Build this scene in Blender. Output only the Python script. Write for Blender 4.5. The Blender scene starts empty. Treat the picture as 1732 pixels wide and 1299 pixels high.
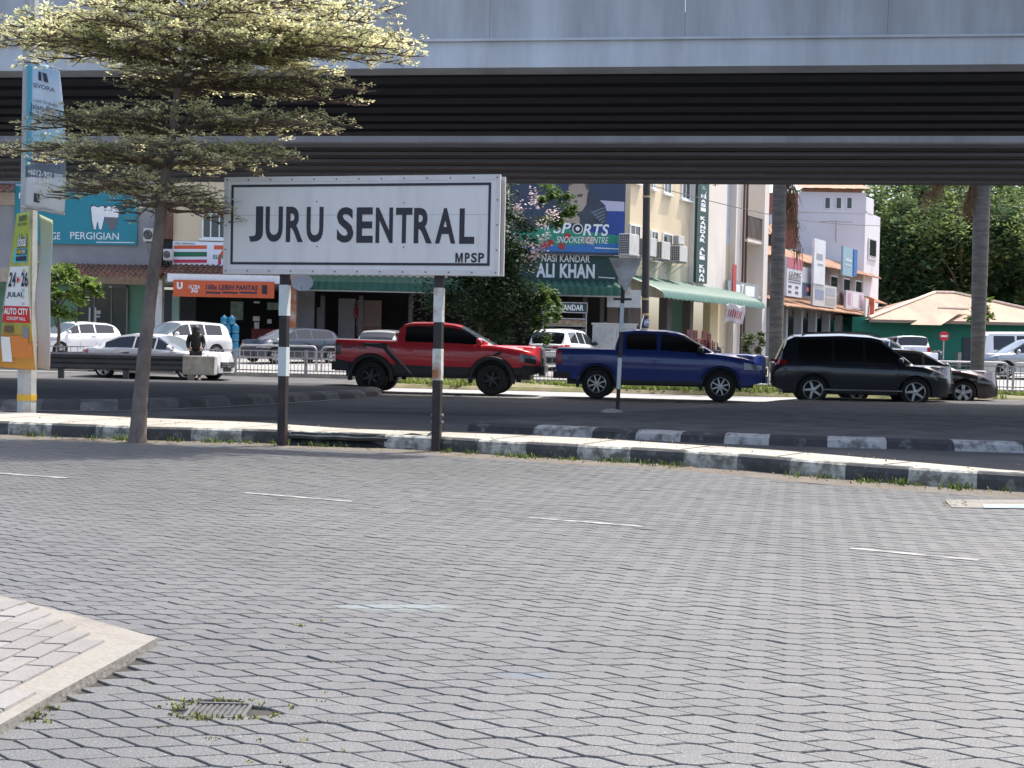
import bpy, math, random
from mathutils import Vector as V, Matrix
SC=bpy.context.scene; COL=SC.collection; RD=math.radians
# ---------------- camera, sky, sun, exposure
F,CX,CY,EYE=2200.0,866.0,649.5,1.15          # photograph is 1732 x 1299
ROLL,PITCH=RD(1.2),RD(-1.42)
fw=V((0,math.cos(PITCH),math.sin(PITCH))); r0=V((1,0,0)); u0=r0.cross(fw)
rt=r0*math.cos(ROLL)+u0*math.sin(ROLL); up=u0*math.cos(ROLL)-r0*math.sin(ROLL)
cd=bpy.data.cameras.new('camera'); cam=bpy.data.objects.new('camera',cd); COL.objects.link(cam)
cd.sensor_width=36; cd.lens=36*F/1732; cd.clip_start=.05; cd.clip_end=3000
cam.matrix_world=Matrix(((rt.x,up.x,-fw.x,0),(rt.y,up.y,-fw.y,0),(rt.z,up.z,-fw.z,EYE),(0,0,0,1)))
SC.camera=cam
SUN=V((.71,.57,1.95)).normalized()
el=math.asin(SUN.z); az=math.atan2(SUN.x,SUN.y)
w=bpy.data.worlds.new('World'); SC.world=w; w.use_nodes=True
nt=w.node_tree; bg=nt.nodes['Background']; sk=nt.nodes.new('ShaderNodeTexSky'); sk.sky_type='NISHITA'; sk.sun_disc=False
sk.sun_elevation=el; sk.sun_rotation=az; sk.dust_density=4.5; sk.air_density=.9; sk.ozone_density=.6
nt.links.new(sk.outputs[0],bg.inputs[0]); bg.inputs[1].default_value=.15
sl=bpy.data.lights.new('sun','SUN'); sl.energy=2.7; sl.angle=RD(.53); sl.color=(1,.95,.87)
so=bpy.data.objects.new('sun',sl); COL.objects.link(so); so.rotation_euler=SUN.to_track_quat('Z','Y').to_euler(); so.location=(20,40,60)
SC.view_settings.view_transform='Standard'; SC.view_settings.look='None'; SC.view_settings.gamma=1
SC.view_settings.exposure=1.28
# ---------------- helpers
def ray(px,py): return fw+rt*((px-CX)/F)+up*((CY-py)/F)
def P(px,py,Y):
    d=ray(px,py); k=Y/d.y; return V((d.x*k,Y,EYE+d.z*k))
def G(px,py,z=0):
    d=ray(px,py); k=(z-EYE)/d.z; return V((d.x*k,d.y*k,z))
def gz(y): return 0 if y<40 else (.62 if y>58 else .62*(y-40)/18)
class Fr:                                        # a facade: origin on its foot, direction of its run
    def __init__(s,x,y,deg):
        s.o=V((x,y,0)); s.d=V((math.cos(RD(deg)),math.sin(RD(deg)),0)); s.n=V((s.d.y,-s.d.x,0))
        s.M=Matrix.Translation(s.o)@Matrix.Rotation(RD(deg),4,'Z')
    def uv(s,px,py,off=0):
        d=ray(px,py); o=s.o+s.n*off; k=(o-V((0,0,EYE))).dot(s.n)/d.dot(s.n); p=V((0,0,EYE))+d*k
        return (p-o).dot(s.d),p.z
    def rect(s,a,b,c,d,off=0):
        m=(a+c)/2; n=(b+d)/2
        return s.uv(a,n,off)[0],s.uv(c,n,off)[0],s.uv(m,d,off)[1],s.uv(m,b,off)[1]
_m={}
def mat(name,c,rough=.6,metal=0,var=.12,vs=6,bump=0,bs=40,spec=.5,c2=None,cs=2,cth=.5,cw=.1,isl=0,trans=0,coat=0,stretch=None):
    if name in _m: return _m[name]
    m=bpy.data.materials.new(name); m.use_nodes=True; n=m.node_tree.nodes; L=m.node_tree.links
    b=n['Principled BSDF']; b.inputs['Roughness'].default_value=rough; b.inputs['Metallic'].default_value=metal
    b.inputs['Specular IOR Level'].default_value=spec; b.inputs['Coat Weight'].default_value=coat; b.inputs['Coat Roughness'].default_value=.04
    tc=n.new('ShaderNodeTexCoord'); src=tc.outputs['Object']
    if stretch:
        mp=n.new('ShaderNodeMapping'); mp.inputs['Scale'].default_value=stretch; L.new(src,mp.inputs[0]); src=mp.outputs[0]
    rgb=n.new('ShaderNodeRGB'); rgb.outputs[0].default_value=(*c,1); out=rgb.outputs[0]
    if c2:
        nz=n.new('ShaderNodeTexNoise'); nz.inputs['Scale'].default_value=cs; nz.inputs['Detail'].default_value=8; nz.inputs['Roughness'].default_value=.65; L.new(src,nz.inputs['Vector'])
        rp=n.new('ShaderNodeValToRGB'); rp.color_ramp.elements[0].position=max(0,cth-cw); rp.color_ramp.elements[1].position=min(1,cth+cw); L.new(nz.outputs[0],rp.inputs[0])
        mx=n.new('ShaderNodeMix'); mx.data_type='RGBA'; L.new(rp.outputs[0],mx.inputs[0]); L.new(out,mx.inputs[6]); mx.inputs[7].default_value=(*c2,1); out=mx.outputs[2]
    if var or isl:
        f=None
        if var:
            nz=n.new('ShaderNodeTexNoise'); nz.inputs['Scale'].default_value=vs; nz.inputs['Detail'].default_value=6; L.new(src,nz.inputs['Vector'])
            mr=n.new('ShaderNodeMapRange'); mr.inputs[1].default_value=.25; mr.inputs[2].default_value=.75; mr.inputs[3].default_value=1-var; mr.inputs[4].default_value=1+var; L.new(nz.outputs[0],mr.inputs[0]); f=mr.outputs[0]
        if isl:
            ge=n.new('ShaderNodeNewGeometry'); mr=n.new('ShaderNodeMapRange'); mr.inputs[3].default_value=1-isl; mr.inputs[4].default_value=1+isl; L.new(ge.outputs['Random Per Island'],mr.inputs[0])
            if f:
                mm=n.new('ShaderNodeMath'); mm.operation='MULTIPLY'; L.new(f,mm.inputs[0]); L.new(mr.outputs[0],mm.inputs[1]); f=mm.outputs[0]
            else: f=mr.outputs[0]
        vm=n.new('ShaderNodeVectorMath'); vm.operation='SCALE'; L.new(out,vm.inputs[0]); L.new(f,vm.inputs['Scale']); out=vm.outputs[0]
    L.new(out,b.inputs['Base Color'])
    if bump:
        nz=n.new('ShaderNodeTexNoise'); nz.inputs['Scale'].default_value=bs; nz.inputs['Detail'].default_value=5; L.new(src,nz.inputs['Vector'])
        bp=n.new('ShaderNodeBump'); bp.inputs['Strength'].default_value=bump; bp.inputs['Distance'].default_value=.02; L.new(nz.outputs[0],bp.inputs['Height']); L.new(bp.outputs[0],b.inputs['Normal'])
    if trans:
        t=n.new('ShaderNodeBsdfTranslucent'); L.new(out,t.inputs[0]); ms=n.new('ShaderNodeMixShader'); ms.inputs[0].default_value=trans
        L.new(b.outputs[0],ms.inputs[1]); L.new(t.outputs[0],ms.inputs[2]); L.new(ms.outputs[0],n['Material Output'].inputs[0])
    _m[name]=m; return m
_tx={}
def textmesh(s,bold,shear):
    k=(s,bold,shear)
    if s=='M': _tx[k]=([(0,0),(.22,0),(.22,.62),(.42,0),(.58,0),(.78,.62),(.78,0),(1,0),(1,1),(.72,1),(.5,.34),(.28,1),(0,1)],[(0,1,2,11,12),(2,3,4,5,9,10,11),(5,6,7,8,9)])
    if k in _tx: return _tx[k]
    c=bpy.data.curves.new('t','FONT'); c.body=s; c.offset=(min(bold,.008) if 'M' in s and len(s)==1 else bold); c.space_character=1+bold*2.2; c.shear=shear; c.resolution_u=4
    o=bpy.data.objects.new('t',c); me=bpy.data.meshes.new_from_object(o)
    vs=[tuple(v.co) for v in me.vertices]; fs=[tuple(p.vertices) for p in me.polygons]
    bpy.data.objects.remove(o); bpy.data.curves.remove(c); bpy.data.meshes.remove(me)
    xs=[v[0] for v in vs]; ys=[v[1] for v in vs]; a,b,c_,d=min(xs),max(xs),min(ys),max(ys)
    _tx[k]=([((v[0]-a)/(b-a),(v[1]-c_)/(d-c_)) for v in vs],fs); return _tx[k]
class MB:
    def __init__(s,M=None): s.v=[]; s.f=[]; s.mi=[]; s.M=M; s.cur=0
    def add(s,vs,fs):
        k=len(s.v)
        for p in vs:
            p=V(p); s.v.append(s.M@p if s.M else p)
        for f in fs: s.f.append([i+k for i in f]); s.mi.append(s.cur)
        return s
    def box(s,x0,x1,y0,y1,z0,z1,tx=0,ty=0):      # tx, ty: taper of the top
        return s.add([(x0,y0,z0),(x1,y0,z0),(x1,y1,z0),(x0,y1,z0),(x0+tx,y0+ty,z1),(x1-tx,y0+ty,z1),(x1-tx,y1-ty,z1),(x0+tx,y1-ty,z1)],
            [(3,2,1,0),(4,5,6,7),(0,1,5,4),(1,2,6,5),(2,3,7,6),(3,0,4,7)])
    def poly(s,pts): return s.add(pts,[tuple(range(len(pts)))])
    def prism(s,pts,y0,y1):                      # outline in x,z pushed from y0 to y1
        n=len(pts); a=[(p[0],y0,p[1]) for p in pts]+[(p[0],y1,p[1]) for p in pts]
        return s.add(a,[tuple(range(n)),tuple(range(2*n-1,n-1,-1))]+[(i,(i+1)%n+0,(i+1)%n+n,i+n)[::-1] for i in range(n)])
    def slab(s,pts,z0,z1):                       # outline in x,y from z0 up to z1
        n=len(pts); a=[(p[0],p[1],z0) for p in pts]+[(p[0],p[1],z1) for p in pts]
        return s.add(a,[tuple(range(n-1,-1,-1)),tuple(range(n,2*n))]+[(i,(i+1)%n,(i+1)%n+n,i+n) for i in range(n)])
    def disc(s,x,z,r,y0,y1,n=20,sx=1,sz=1): return s.prism([(x+sx*r*math.cos(2*math.pi*i/n),z+sz*r*math.sin(2*math.pi*i/n)) for i in range(n)],y0,y1)
    def tube(s,pts,r,n=8,cap=True):
        pts=[V(p) for p in pts]; r=r if isinstance(r,(list,tuple)) else [r]*len(pts); vs=[]; fs=[]
        for i,p in enumerate(pts):
            t=(pts[min(i+1,len(pts)-1)]-pts[max(i-1,0)]).normalized()
            a=t.cross(V((0,0,1)) if abs(t.z)<.9 else V((1,0,0))).normalized(); b=t.cross(a)
            for k in range(n):
                g=2*math.pi*k/n; vs.append(p+(a*math.cos(g)+b*math.sin(g))*r[i])
        for i in range(len(pts)-1):
            for k in range(n): fs.append((i*n+k,i*n+(k+1)%n,(i+1)*n+(k+1)%n,(i+1)*n+k))
        if cap: fs+= [tuple(range(n))[::-1],tuple(range((len(pts)-1)*n,len(pts)*n))]
        return s.add(vs,fs)
    def lathe(s,prof,c,axis='z',n=20):
        vs=[]; fs=[]; c=V(c)
        for (r,h) in prof:
            for k in range(n):
                g=2*math.pi*k/n; a,b=r*math.cos(g),r*math.sin(g)
                vs.append(c+(V((a,b,h)) if axis=='z' else V((a,h,b))))
        for i in range(len(prof)-1):
            for k in range(n): fs.append((i*n+k,i*n+(k+1)%n,(i+1)*n+(k+1)%n,(i+1)*n+k))
        return s.add(vs,fs)
    def text(s,t,x0,x1,z0,z1,y,bold=0,shear=0):  # flat lettering filling the box, in the x,z plane
        vs,fs=textmesh(t,bold,shear); return s.add([(x0+a*(x1-x0),y,z0+b*(z1-z0)) for a,b in vs],fs)
    def blob(s,c,r,n=10,m=6):
        pr=[(max(.001,math.sin(math.pi*i/m))*1,-math.cos(math.pi*i/m)) for i in range(m+1)]; vs=[];fs=[]; r=r if isinstance(r,(tuple,list)) else (r,r,r)
        for q,h in pr:
            for k in range(n):
                g=2*math.pi*k/n; vs.append((c[0]+r[0]*q*math.cos(g),c[1]+r[1]*q*math.sin(g),c[2]+r[2]*h))
        for i in range(m):
            for k in range(n): fs.append((i*n+k,i*n+(k+1)%n,(i+1)*n+(k+1)%n,(i+1)*n+k))
        return s.add(vs,fs)
    def build(s,name,m,parent=None,smooth=0,bevel=0,label=None):
        me=bpy.data.meshes.new(name); me.from_pydata([tuple(p) for p in s.v],[],s.f)
        for q in (m if isinstance(m,(list,tuple)) else [m]): me.materials.append(q)
        if any(s.mi): me.polygons.foreach_set('material_index',s.mi)
        if smooth:
            me.polygons.foreach_set('use_smooth',[True]*len(me.polygons)); me.set_sharp_from_angle(angle=RD(smooth))
        o=bpy.data.objects.new(name,me); COL.objects.link(o)
        if bevel:
            b=o.modifiers.new('bevel','BEVEL'); b.width=bevel; b.segments=2; b.limit_method='ANGLE'
        if label: o['label']=label
        if parent:
            o.parent=parent
            if parent.get('world') is not None and parent.type=='EMPTY': o.location=-parent.location
        return o
def tag(o,label,cat=None,group=None,kind=None):
    if label: o['label']=label
    if cat: o['category']=cat
    if group: o['group']=group
    if kind: o['kind']=kind
    return o
def thing(name,label,cat,loc=(0,0,0),rz=0,group=None,world=False):
    o=bpy.data.objects.new(name,None); COL.objects.link(o); o.location=loc; o.rotation_euler=(0,0,rz); o.empty_display_size=.3
    if world: o['world']=1                       # parts are written in world coordinates
    return tag(o,label,cat,group)
def kids(o): return [c for c in bpy.data.objects if c.parent==o]
def dup(o,loc,rz,label=None,scale=None):
    def cp(a,par):
        c=a.copy(); COL.objects.link(c); c.parent=par
        for k in kids(a): cp(k,c)
        return c
    c=cp(o,None); c.location=loc; c.rotation_euler=(0,0,rz)
    if label: c['label']=label
    if scale: c.scale=scale
    return c
def struct(mb,name,m,label=None,**k): return tag(mb.build(name,m,**k),label,kind='structure')
def lin(l,x):
    if x<=l[0][0]: return l[0][1]
    for (a,b),(c,d) in zip(l,l[1:]):
        if x<=c: return b+(d-b)*(x-a)/(c-a) if c>a else d
    return l[-1][1]
rnd=random.Random(7)
# ---------------- materials
WHT=mat('white_paint',(.72,.74,.76),.45,var=.06,vs=3,c2=(.5,.5,.48),cs=3,cth=.72,cw=.1)
CREAM=mat('cream_wall',(.62,.52,.36),.85,var=.12,vs=.7,c2=(.38,.34,.26),cs=.5,cth=.68,cw=.14,bump=.1,stretch=(1,1,.35))
PALE=mat('pale_wall',(.68,.62,.56),.85,var=.1,vs=.8,c2=(.45,.42,.38),cs=.5,cth=.7,cw=.15,stretch=(1,1,.3))
GREY=mat('grey_wall',(.26,.26,.27),.85,var=.15,vs=1.2)
LGREY=mat('light_grey_paint',(.45,.47,.48),.6,var=.08)
DARK=mat('dark_interior',(.018,.017,.018),.8,var=.3,vs=2)  # shade of the shop interiors is put into this near-black colour
BLK=mat('black_paint',(.02,.02,.024),.5,var=.2)
GLASS=mat('window_glass',(.03,.04,.045),.06,var=.1,spec=.8)
CGLASS=mat('car_glass',(.008,.01,.012),.05,var=0,spec=.7)
RUBBER=mat('tyre_rubber',(.016,.016,.017),.8,var=.2,vs=30)
PLAST=mat('black_plastic',(.022,.023,.026),.55,var=.15,vs=20)
CHROME=mat('bright_metal',(.6,.6,.62),.2,.9,var=.04)
STEEL=mat('galvanised_steel',(.36,.36,.37),.45,.5,var=.2,vs=8)
ALLOY=mat('alloy_rim',(.5,.51,.53),.3,.7,var=.05)
DALLOY=mat('dark_rim',(.05,.05,.055),.35,.5,var=.1)
WSG=mat('windshield_glass',(.1,.125,.15),.08,var=0,spec=.8)  # paler than the side glass: reflected sky is put into the base colour
HLAMP=mat('headlamp_glass',(.22,.25,.28),.08,var=.05,spec=.9)
TLAMP=mat('tail_lamp_red',(.35,.012,.02),.12,var=.05)
TILE=mat('red_roof_tile',(.17,.065,.045),.8,var=.3,vs=4,c2=(.07,.045,.04),cs=1.5,cth=.5,cw=.2,isl=.2)
# ---------------- ground, paving, roads
def line(pts,z=0): return [G(a,b,z) for a,b in pts]
KF=line([(-420,722),(-200,729),(0,736),(120,741),(250,746),(430,750),(600,757),(740,764),(860,772),(1000,780),(1120,787),(1255,797),(1415,812),(1560,823),(1732,834),(1950,848),(2300,875)])
KH=.165
KB=line([(-420,683),(-200,689),(45,698),(250,707),(430,714),(590,725),(730,730),(866,735),(1000,741),(1120,749),(1300,760),(1500,777),(1732,798),(1950,822),(2300,856)],KH)
def offs(l,d):                                    # shift a polyline sideways (towards the camera for d>0)
    o=[]
    for i,p in enumerate(l):
        t=(l[min(i+1,len(l)-1)]-l[max(i-1,0)]).normalized(); o.append(p+V((t.y,-t.x,0))*d)
    return o
def yat(l,x):
    for a,b in zip(l,l[1:]):
        if a.x<=x<=b.x: return a.y+(b.y-a.y)*(x-a.x)/(b.x-a.x)
    return l[0].y if x<l[0].x else l[-1].y
ASPH=mat('asphalt',(.055,.055,.058),.85,var=.25,vs=.8,bump=.4,bs=60,c2=(.09,.09,.088),cs=.5,cth=.5,cw=.2)
ROADL=mat('worn_road',(.32,.31,.3),.85,var=.12,vs=.5,bump=.3,bs=60,c2=(.22,.22,.22),cs=.25,cth=.5,cw=.25,stretch=(.2,1,1))
g=MB(); ys=[-60,-10,0,20,30,40,44,48,52,58,70,120,300,1200]; xs=[-1200,-200,-60,-20,0,20,60,200,1200]
g.add([(x,y,gz(y)-.05) for y in ys for x in xs],[(j*9+i,j*9+i+1,j*9+i+10,j*9+i+9) for j in range(len(ys)-1) for i in range(8)])
struct(g,'ground',ASPH)
g=MB(); g.add([(x,y,gz(y)-.02) for y in (8,20,30,36,40,44,48,52,58,120) for x in (-60,0,60)],[(j*3+i,j*3+i+1,j*3+i+4,j*3+i+3) for j in range(9) for i in range(2)])
struct(g,'slip_road',ASPH)
TH=RD(-5); TB=RD(-7.2)                                          # the main road and the bridge run five degrees off the picture plane
BR=Matrix.Rotation(TH,4,'Z')
BH=BR.copy()
def B(u,v,z): return BH@V((u,v,z))
g=MB(); g.poly([B(-80,32.2,-.012),B(80,32.2,-.012),B(80,38.6,-.012),B(-80,38.6,-.012)]); struct(g,'main_road',ROADL)
g=MB()
yy=[44.3,46,48,50,52,55,58,70]
g.add([(x,y,gz(y)-.008) for y in yy for x in (-70,70)],[(j*2,j*2+1,j*2+3,j*2+2) for j in range(len(yy)-1)])
struct(g,'service_road',mat('pale_road',(.27,.265,.255),.85,var=.15,vs=.4,c2=(.2,.2,.2),cs=.3,stretch=(.3,1,1)))
# hexagonal pavers, each one real
random.seed(3)
W2,FL,HT,GAP=.112,.026,.105,.0062
ca,sa=math.cos(RD(-12.5)),math.sin(RD(-12.5))
def pav_h(x,y): return .0025*math.sin(x*.9+1)*math.sin(y*.7)+.001*math.sin(x*2.3+y*1.9)
edge=offs(KF,.42)
islC=[G(-420,960),G(-150,985),G(0,1019),G(120,1050),G(266,1092),G(180,1140),G(90,1190),G(0,1243),G(-160,1330),G(-420,1470)]
def inpoly(x,y,p):
    r=False
    for i in range(len(p)):
        a,b=p[i],p[i-1]
        if (a.y>y)!=(b.y>y) and x<(b.x-a.x)*(y-a.y)/(b.y-a.y)+a.x: r=not r
    return r
DR=[G(318,1188),G(432,1188),G(424,1214),G(306,1214)]; DC=sum(DR,V())/4
pv=MB(); cp=.1385
for i in range(-100,101):
    for j in range(-40,270):
        lx=i*cp; ly=1.6+j*HT+(HT/2 if i%2 else 0)
        x=lx*ca-ly*sa; y=lx*sa+ly*ca
        if abs(x)>y*.40+4.0 or y<1.7 or y>yat(edge,x) or inpoly(x,y,islC): continue
        if abs(x-DC.x)<.13 and abs(y-DC.y)<.09: continue
        dz=pav_h(x,y)+random.gauss(0,.0009); tx=random.gauss(0,.004); ty=random.gauss(0,.006); rz=random.gauss(0,.016); x+=random.gauss(0,.0016); y+=random.gauss(0,.0012)
        sh=1-random.random()*.02; vs=[]
        for q,zz in ((1,-.03),(1,-.004),(.965,0)):
            for (a,b) in ((-W2,0),(-FL,-HT/2),(FL,-HT/2),(W2,0),(FL,HT/2),(-FL,HT/2)):
                a2=(a-math.copysign(GAP*.5,a))*q*sh; b2=(b-math.copysign(GAP*.62,b) if b else 0)*q*sh
                a2,b2=a2-b2*rz,b2+a2*rz
                X=x+a2*ca-b2*sa; Y=y+a2*sa+b2*ca; vs.append((X,Y,dz+zz+a2*tx+b2*ty))
        pv.add(vs,[(12,13,14,15,16,17)]+[(r*6+k,r*6+(k+1)%6,r*6+6+(k+1)%6,r*6+6+k) for r in (0,1) for k in range(6)])
PAV=mat('grey_pavers',(.098,.101,.103),.45,var=.17,vs=.45,bump=.4,bs=110,isl=.09,spec=.8,c2=(.34,.34,.33),cs=120,cth=.63,cw=.03)
n=PAV.node_tree.nodes; L=PAV.node_tree.links; b=n['Principled BSDF']; base=b.inputs['Base Color'].links[0].from_socket
tc=n.new('ShaderNodeTexCoord')
def spot(base,c,rad,colr,amt,ns=5):               # a worn paint mark on the pavers, broken up by noise
    vm=n.new('ShaderNodeVectorMath'); vm.operation='SUBTRACT'; L.new(tc.outputs['Object'],vm.inputs[0]); vm.inputs[1].default_value=c
    rt_=n.new('ShaderNodeVectorRotate'); rt_.rotation_type='Z_AXIS'; rt_.inputs['Angle'].default_value=rad[2]; L.new(vm.outputs[0],rt_.inputs[0])
    sc=n.new('ShaderNodeVectorMath'); sc.operation='MULTIPLY'; L.new(rt_.outputs[0],sc.inputs[0]); sc.inputs[1].default_value=(1/rad[0],1/rad[1],0)
    ln=n.new('ShaderNodeVectorMath'); ln.operation='LENGTH'; L.new(sc.outputs[0],ln.inputs[0])
    nz=n.new('ShaderNodeTexNoise'); nz.inputs['Scale'].default_value=ns; nz.inputs['Detail'].default_value=7; L.new(tc.outputs['Object'],nz.inputs['Vector'])
    ad=n.new('ShaderNodeMath'); ad.operation='MULTIPLY_ADD'; ad.inputs[1].default_value=1.1; L.new(nz.outputs[0],ad.inputs[0]); L.new(ln.outputs['Value'],ad.inputs[2])
    mr=n.new('ShaderNodeMapRange'); mr.inputs[1].default_value=1.0; mr.inputs[2].default_value=1.45; mr.inputs[3].default_value=amt; mr.inputs[4].default_value=0; L.new(ad.outputs[0],mr.inputs[0])
    mx=n.new('ShaderNodeMix'); mx.data_type='RGBA'; L.new(mr.outputs[0],mx.inputs[0]); L.new(base,mx.inputs[6]); mx.inputs[7].default_value=(*colr,1); return mx.outputs[2]
for px,py,rx,ry,a,cl,am in ((672,1026,.34,.10,-.1,(.24,.31,.31),.4),(890,1142,.13,.07,0,(.09,.14,.19),.4),(650,1170,.3,.2,.2,(.08,.08,.083),.35),(220,1235,.2,.16,.2,(.075,.075,.075),.4)):
    p=G(px,py); base=spot(base,(p.x,p.y,0),(rx,ry,a),cl,am)
L.new(base,b.inputs['Base Color'])
struct(pv,'paving',PAV)
g=MB(); e2=offs(KF,-.05)
g.add([p for q in e2 for p in ((q.x,q.y,-.010),(q.x*.25,1.2,-.010))],[(2*i,2*i+1,2*i+3,2*i+2) for i in range(len(e2)-1)])
g.poly([(-9,-3,-.0105),(9,-3,-.0105),(9,1.3,-.0105),(-9,1.3,-.0105)])
struct(g,'joint_sand',mat('joint_sand',(.035,.033,.03),.95,var=.3,vs=20))
g=MB(); ea=offs(KF,.5); eb=offs(KF,-.03); k=len(ea)
g.add([(p.x,p.y,-.006+.01*math.sin(p.x*3)) for p in ea]+[(p.x,p.y,.012) for p in eb],[(i,i+1,k+i+1,k+i) for i in range(k-1)])
struct(g,'verge_strip',mat('sandy_strip',(.15,.135,.115),.95,var=.25,vs=6,bump=.8,bs=50,c2=(.12,.1,.075),cs=3,cth=.55,cw=.12,isl=0))
# painted kerb: blocks of black and white
def resample(l,d):
    o=[l[0].copy()]; acc=0
    for a,b in zip(l,l[1:]):
        L_=(b-a).length; t=d-acc
        while t<=L_: o.append(a+(b-a)*(t/L_)); t+=d
        acc=(L_-(t-d))
    return o
KW=mat('kerb_white',(.42,.43,.39),.8,var=.15,vs=9,c2=(.13,.125,.11),cs=7,cth=.5,cw=.09,bump=.4,bs=30)
KK=mat('kerb_black',(.05,.053,.055),.8,var=.3,vs=9,c2=(.16,.16,.15),cs=5,cth=.6,cw=.06,bump=.4,bs=30)
CONC=mat('pale_concrete',(.36,.34,.3),.9,var=.12,vs=2.2,bump=.3,bs=40,c2=(.26,.24,.2),cs=1.6,cth=.6,cw=.14)
rp=resample(KF,.1); g=MB(); ph=0
x15=G(15,736).x; s0=min(range(len(rp)),key=lambda i:abs(rp[i].x-x15))
prof=[(.0,-.03),(0,.10),(.012,KH-.02),(.035,KH),(.14,KH+.001)]
bk=offs(rp,-1)
for i in range(len(rp)-1):
    g.cur=0 if ((i-s0)//6)%2 else 1
    vs=[]
    for q in (rp[i],rp[i+1]):
        j=i if q is rp[i] else i+1; nn=(bk[j]-rp[j]).normalized()
        gap=.004 if ((j-s0)%6==0) else 0
        for (o,z) in prof: vs.append(q+nn*(o+gap+.004*math.sin(j*1.7))+V((0,0,z)))
    g.add(vs,[(k,k+5,k+6,k+1) for k in range(4)])
struct(g,'kerb',[KK,KW])
g=MB(); fr=offs(KF,-.14); nx=60
def xat(t): return fr[0].x+(fr[-1].x-fr[0].x)*t
T=[i/nx for i in range(nx+1)]
g.add([(xat(t),yat(fr,xat(t)),KH) for t in T]+[(xat(t)*1.03+.15,max(yat(KB,xat(t)*1.03+.15),yat(fr,xat(t))+.12),KH) for t in T],[(i,i+1,nx+2+i,nx+1+i) for i in range(nx)])
for t0,t1 in zip(T,T[1:]):
    q=[(xat(t)*1.03+.15,max(yat(KB,xat(t)*1.03+.15),yat(fr,xat(t))+.12)) for t in (t0,t1)]
    g.poly([(*q[0],KH),(*q[1],KH),(*q[1],-.05),(*q[0],-.05)])
struct(g,'footpath',CONC)
g=MB(); a=0
for i in range(8,len(rp)-1,11):                    # joints across the footpath
    p=rp[i]; q=V((p.x+.5,max(yat(KB,p.x+.5),p.y+.3),0)); d=(q-p).normalized(); s=V((d.y,-d.x,0))*.012
    g.poly([(p+d*.14-s)+V((0,0,KH+.004)),(p+d*.14+s)+V((0,0,KH+.004)),q+s+V((0,0,KH+.004)),q-s+V((0,0,KH+.004))])
struct(g,'footpath_joints',mat('joint_dark',(.12,.1,.08),.95,var=.3))
# pale brick island in the near left corner
g=MB(); g.slab([(p.x,p.y) for p in islC],-.03,.03)
struct(g,'brick_island',mat('island_concrete',(.22,.21,.19),.9,var=.15,vs=3,bump=.4,bs=40,c2=(.15,.14,.125),cs=3,cth=.55,cw=.12))
cen=sum(islC,V())/len(islC); ins=[p+(cen-p).normalized()*.17 for p in islC]
g=MB(); tx=(G(266,1092)-G(0,1243)).normalized(); ty=V((-tx.y,tx.x,0)); o=G(266,1092)
for i in range(-60,10):
    for j in range(-30,60):
        hor=((i+j)%4)<2
        c=o+tx*(i*.105)+ty*(j*.105)
        if (i%2==0 and j%1==0):
            c=o+tx*((i//2)*.21+(.105 if j%2 else 0))+ty*(j*.105)
            if not inpoly(c.x,c.y,ins): continue
            z=.039+rnd.gauss(0,.001); a,b=tx*.1015,ty*.049
            g.add([c-a-b+V((0,0,.03)),c+a-b+V((0,0,.03)),c+a+b+V((0,0,.03)),c-a+b+V((0,0,.03)),c-a*.97-b*.95+V((0,0,z)),c+a*.97-b*.95+V((0,0,z)),c+a*.97+b*.95+V((0,0,z)),c-a*.97+b*.95+V((0,0,z))],[(4,5,6,7),(0,1,5,4),(1,2,6,5),(2,3,7,6),(3,0,4,7)])
struct(g,'island_bricks',mat('pale_bricks',(.19,.185,.18),.85,var=.15,vs=3,isl=.12,bump=.3,bs=60,c2=(.13,.125,.115),cs=3,cth=.6,cw=.1))
# bay lines painted on the pavers
PAINT=mat('worn_line_paint',(.36,.365,.36),.7,var=.15,vs=12,c2=(.14,.14,.142),cs=9,cth=.48,cw=.1)
def stripe(a,b,w,z=.016):
    d=(b-a).normalized(); n_=V((-d.y,d.x,0))*w/2; k=max(2,int((b-a).length/.12)); g=MB(); pts=[]
    for i in range(k+1):
        p=a+(b-a)*(i/k)
        for sg in (-1,1): pts.append((p.x+n_.x*sg,p.y+n_.y*sg,pav_h(p.x,p.y)+.004))
    return g.add(pts,[(2*i,2*i+2,2*i+3,2*i+1) for i in range(k)])
for a,b in (((-40,798),(116,809)),((415,834),(597,849)),((895,876),(1088,891)),((1438,928),(1655,949))):
    struct(stripe(G(*a),G(*b),.06),'bay_line',PAINT)
# drain cover in the paving
t=thing('drain_cover','small square ribbed metal drain cover with weeds around it in the grey paving','drain cover',(DC.x,DC.y,0))
g=MB(); 
for a,b,c,d in ((-.095,.095,-.085,-.073),(-.095,.095,.073,.085),(-.095,-.083,-.073,.073),(.083,.095,-.073,.073)): g.box(a,b,c,d,-.02,.002)
g.build('frame',mat('cover_frame',(.09,.09,.09),.7,var=.2),t)
g=MB().box(-.083,.083,-.073,.073,-.02,-.006)
for i in range(9): g.box(-.079+i*.018,-.069+i*.018,-.07,.07,-.006,-.001)
g.build('plate',mat('cover_plate',(.1,.1,.1),.55,.4,var=.4,vs=20),t)
p=[G(1598,846),G(1760,846),G(1790,862),G(1610,859)]
g=MB().slab([(q.x,q.y) for q in p],-.02,.005); struct(g,'concrete_patch',_m['island_concrete'])
p=[G(1662,853,.009),G(1790,853,.009),G(1800,858.5,.009),G(1665,858.5,.009)]
struct(MB().poly(p),'blue_bay_mark',mat('blue_line',(.2,.4,.62),.7,var=.15,c2=(.4,.45,.5),cs=9))
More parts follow.
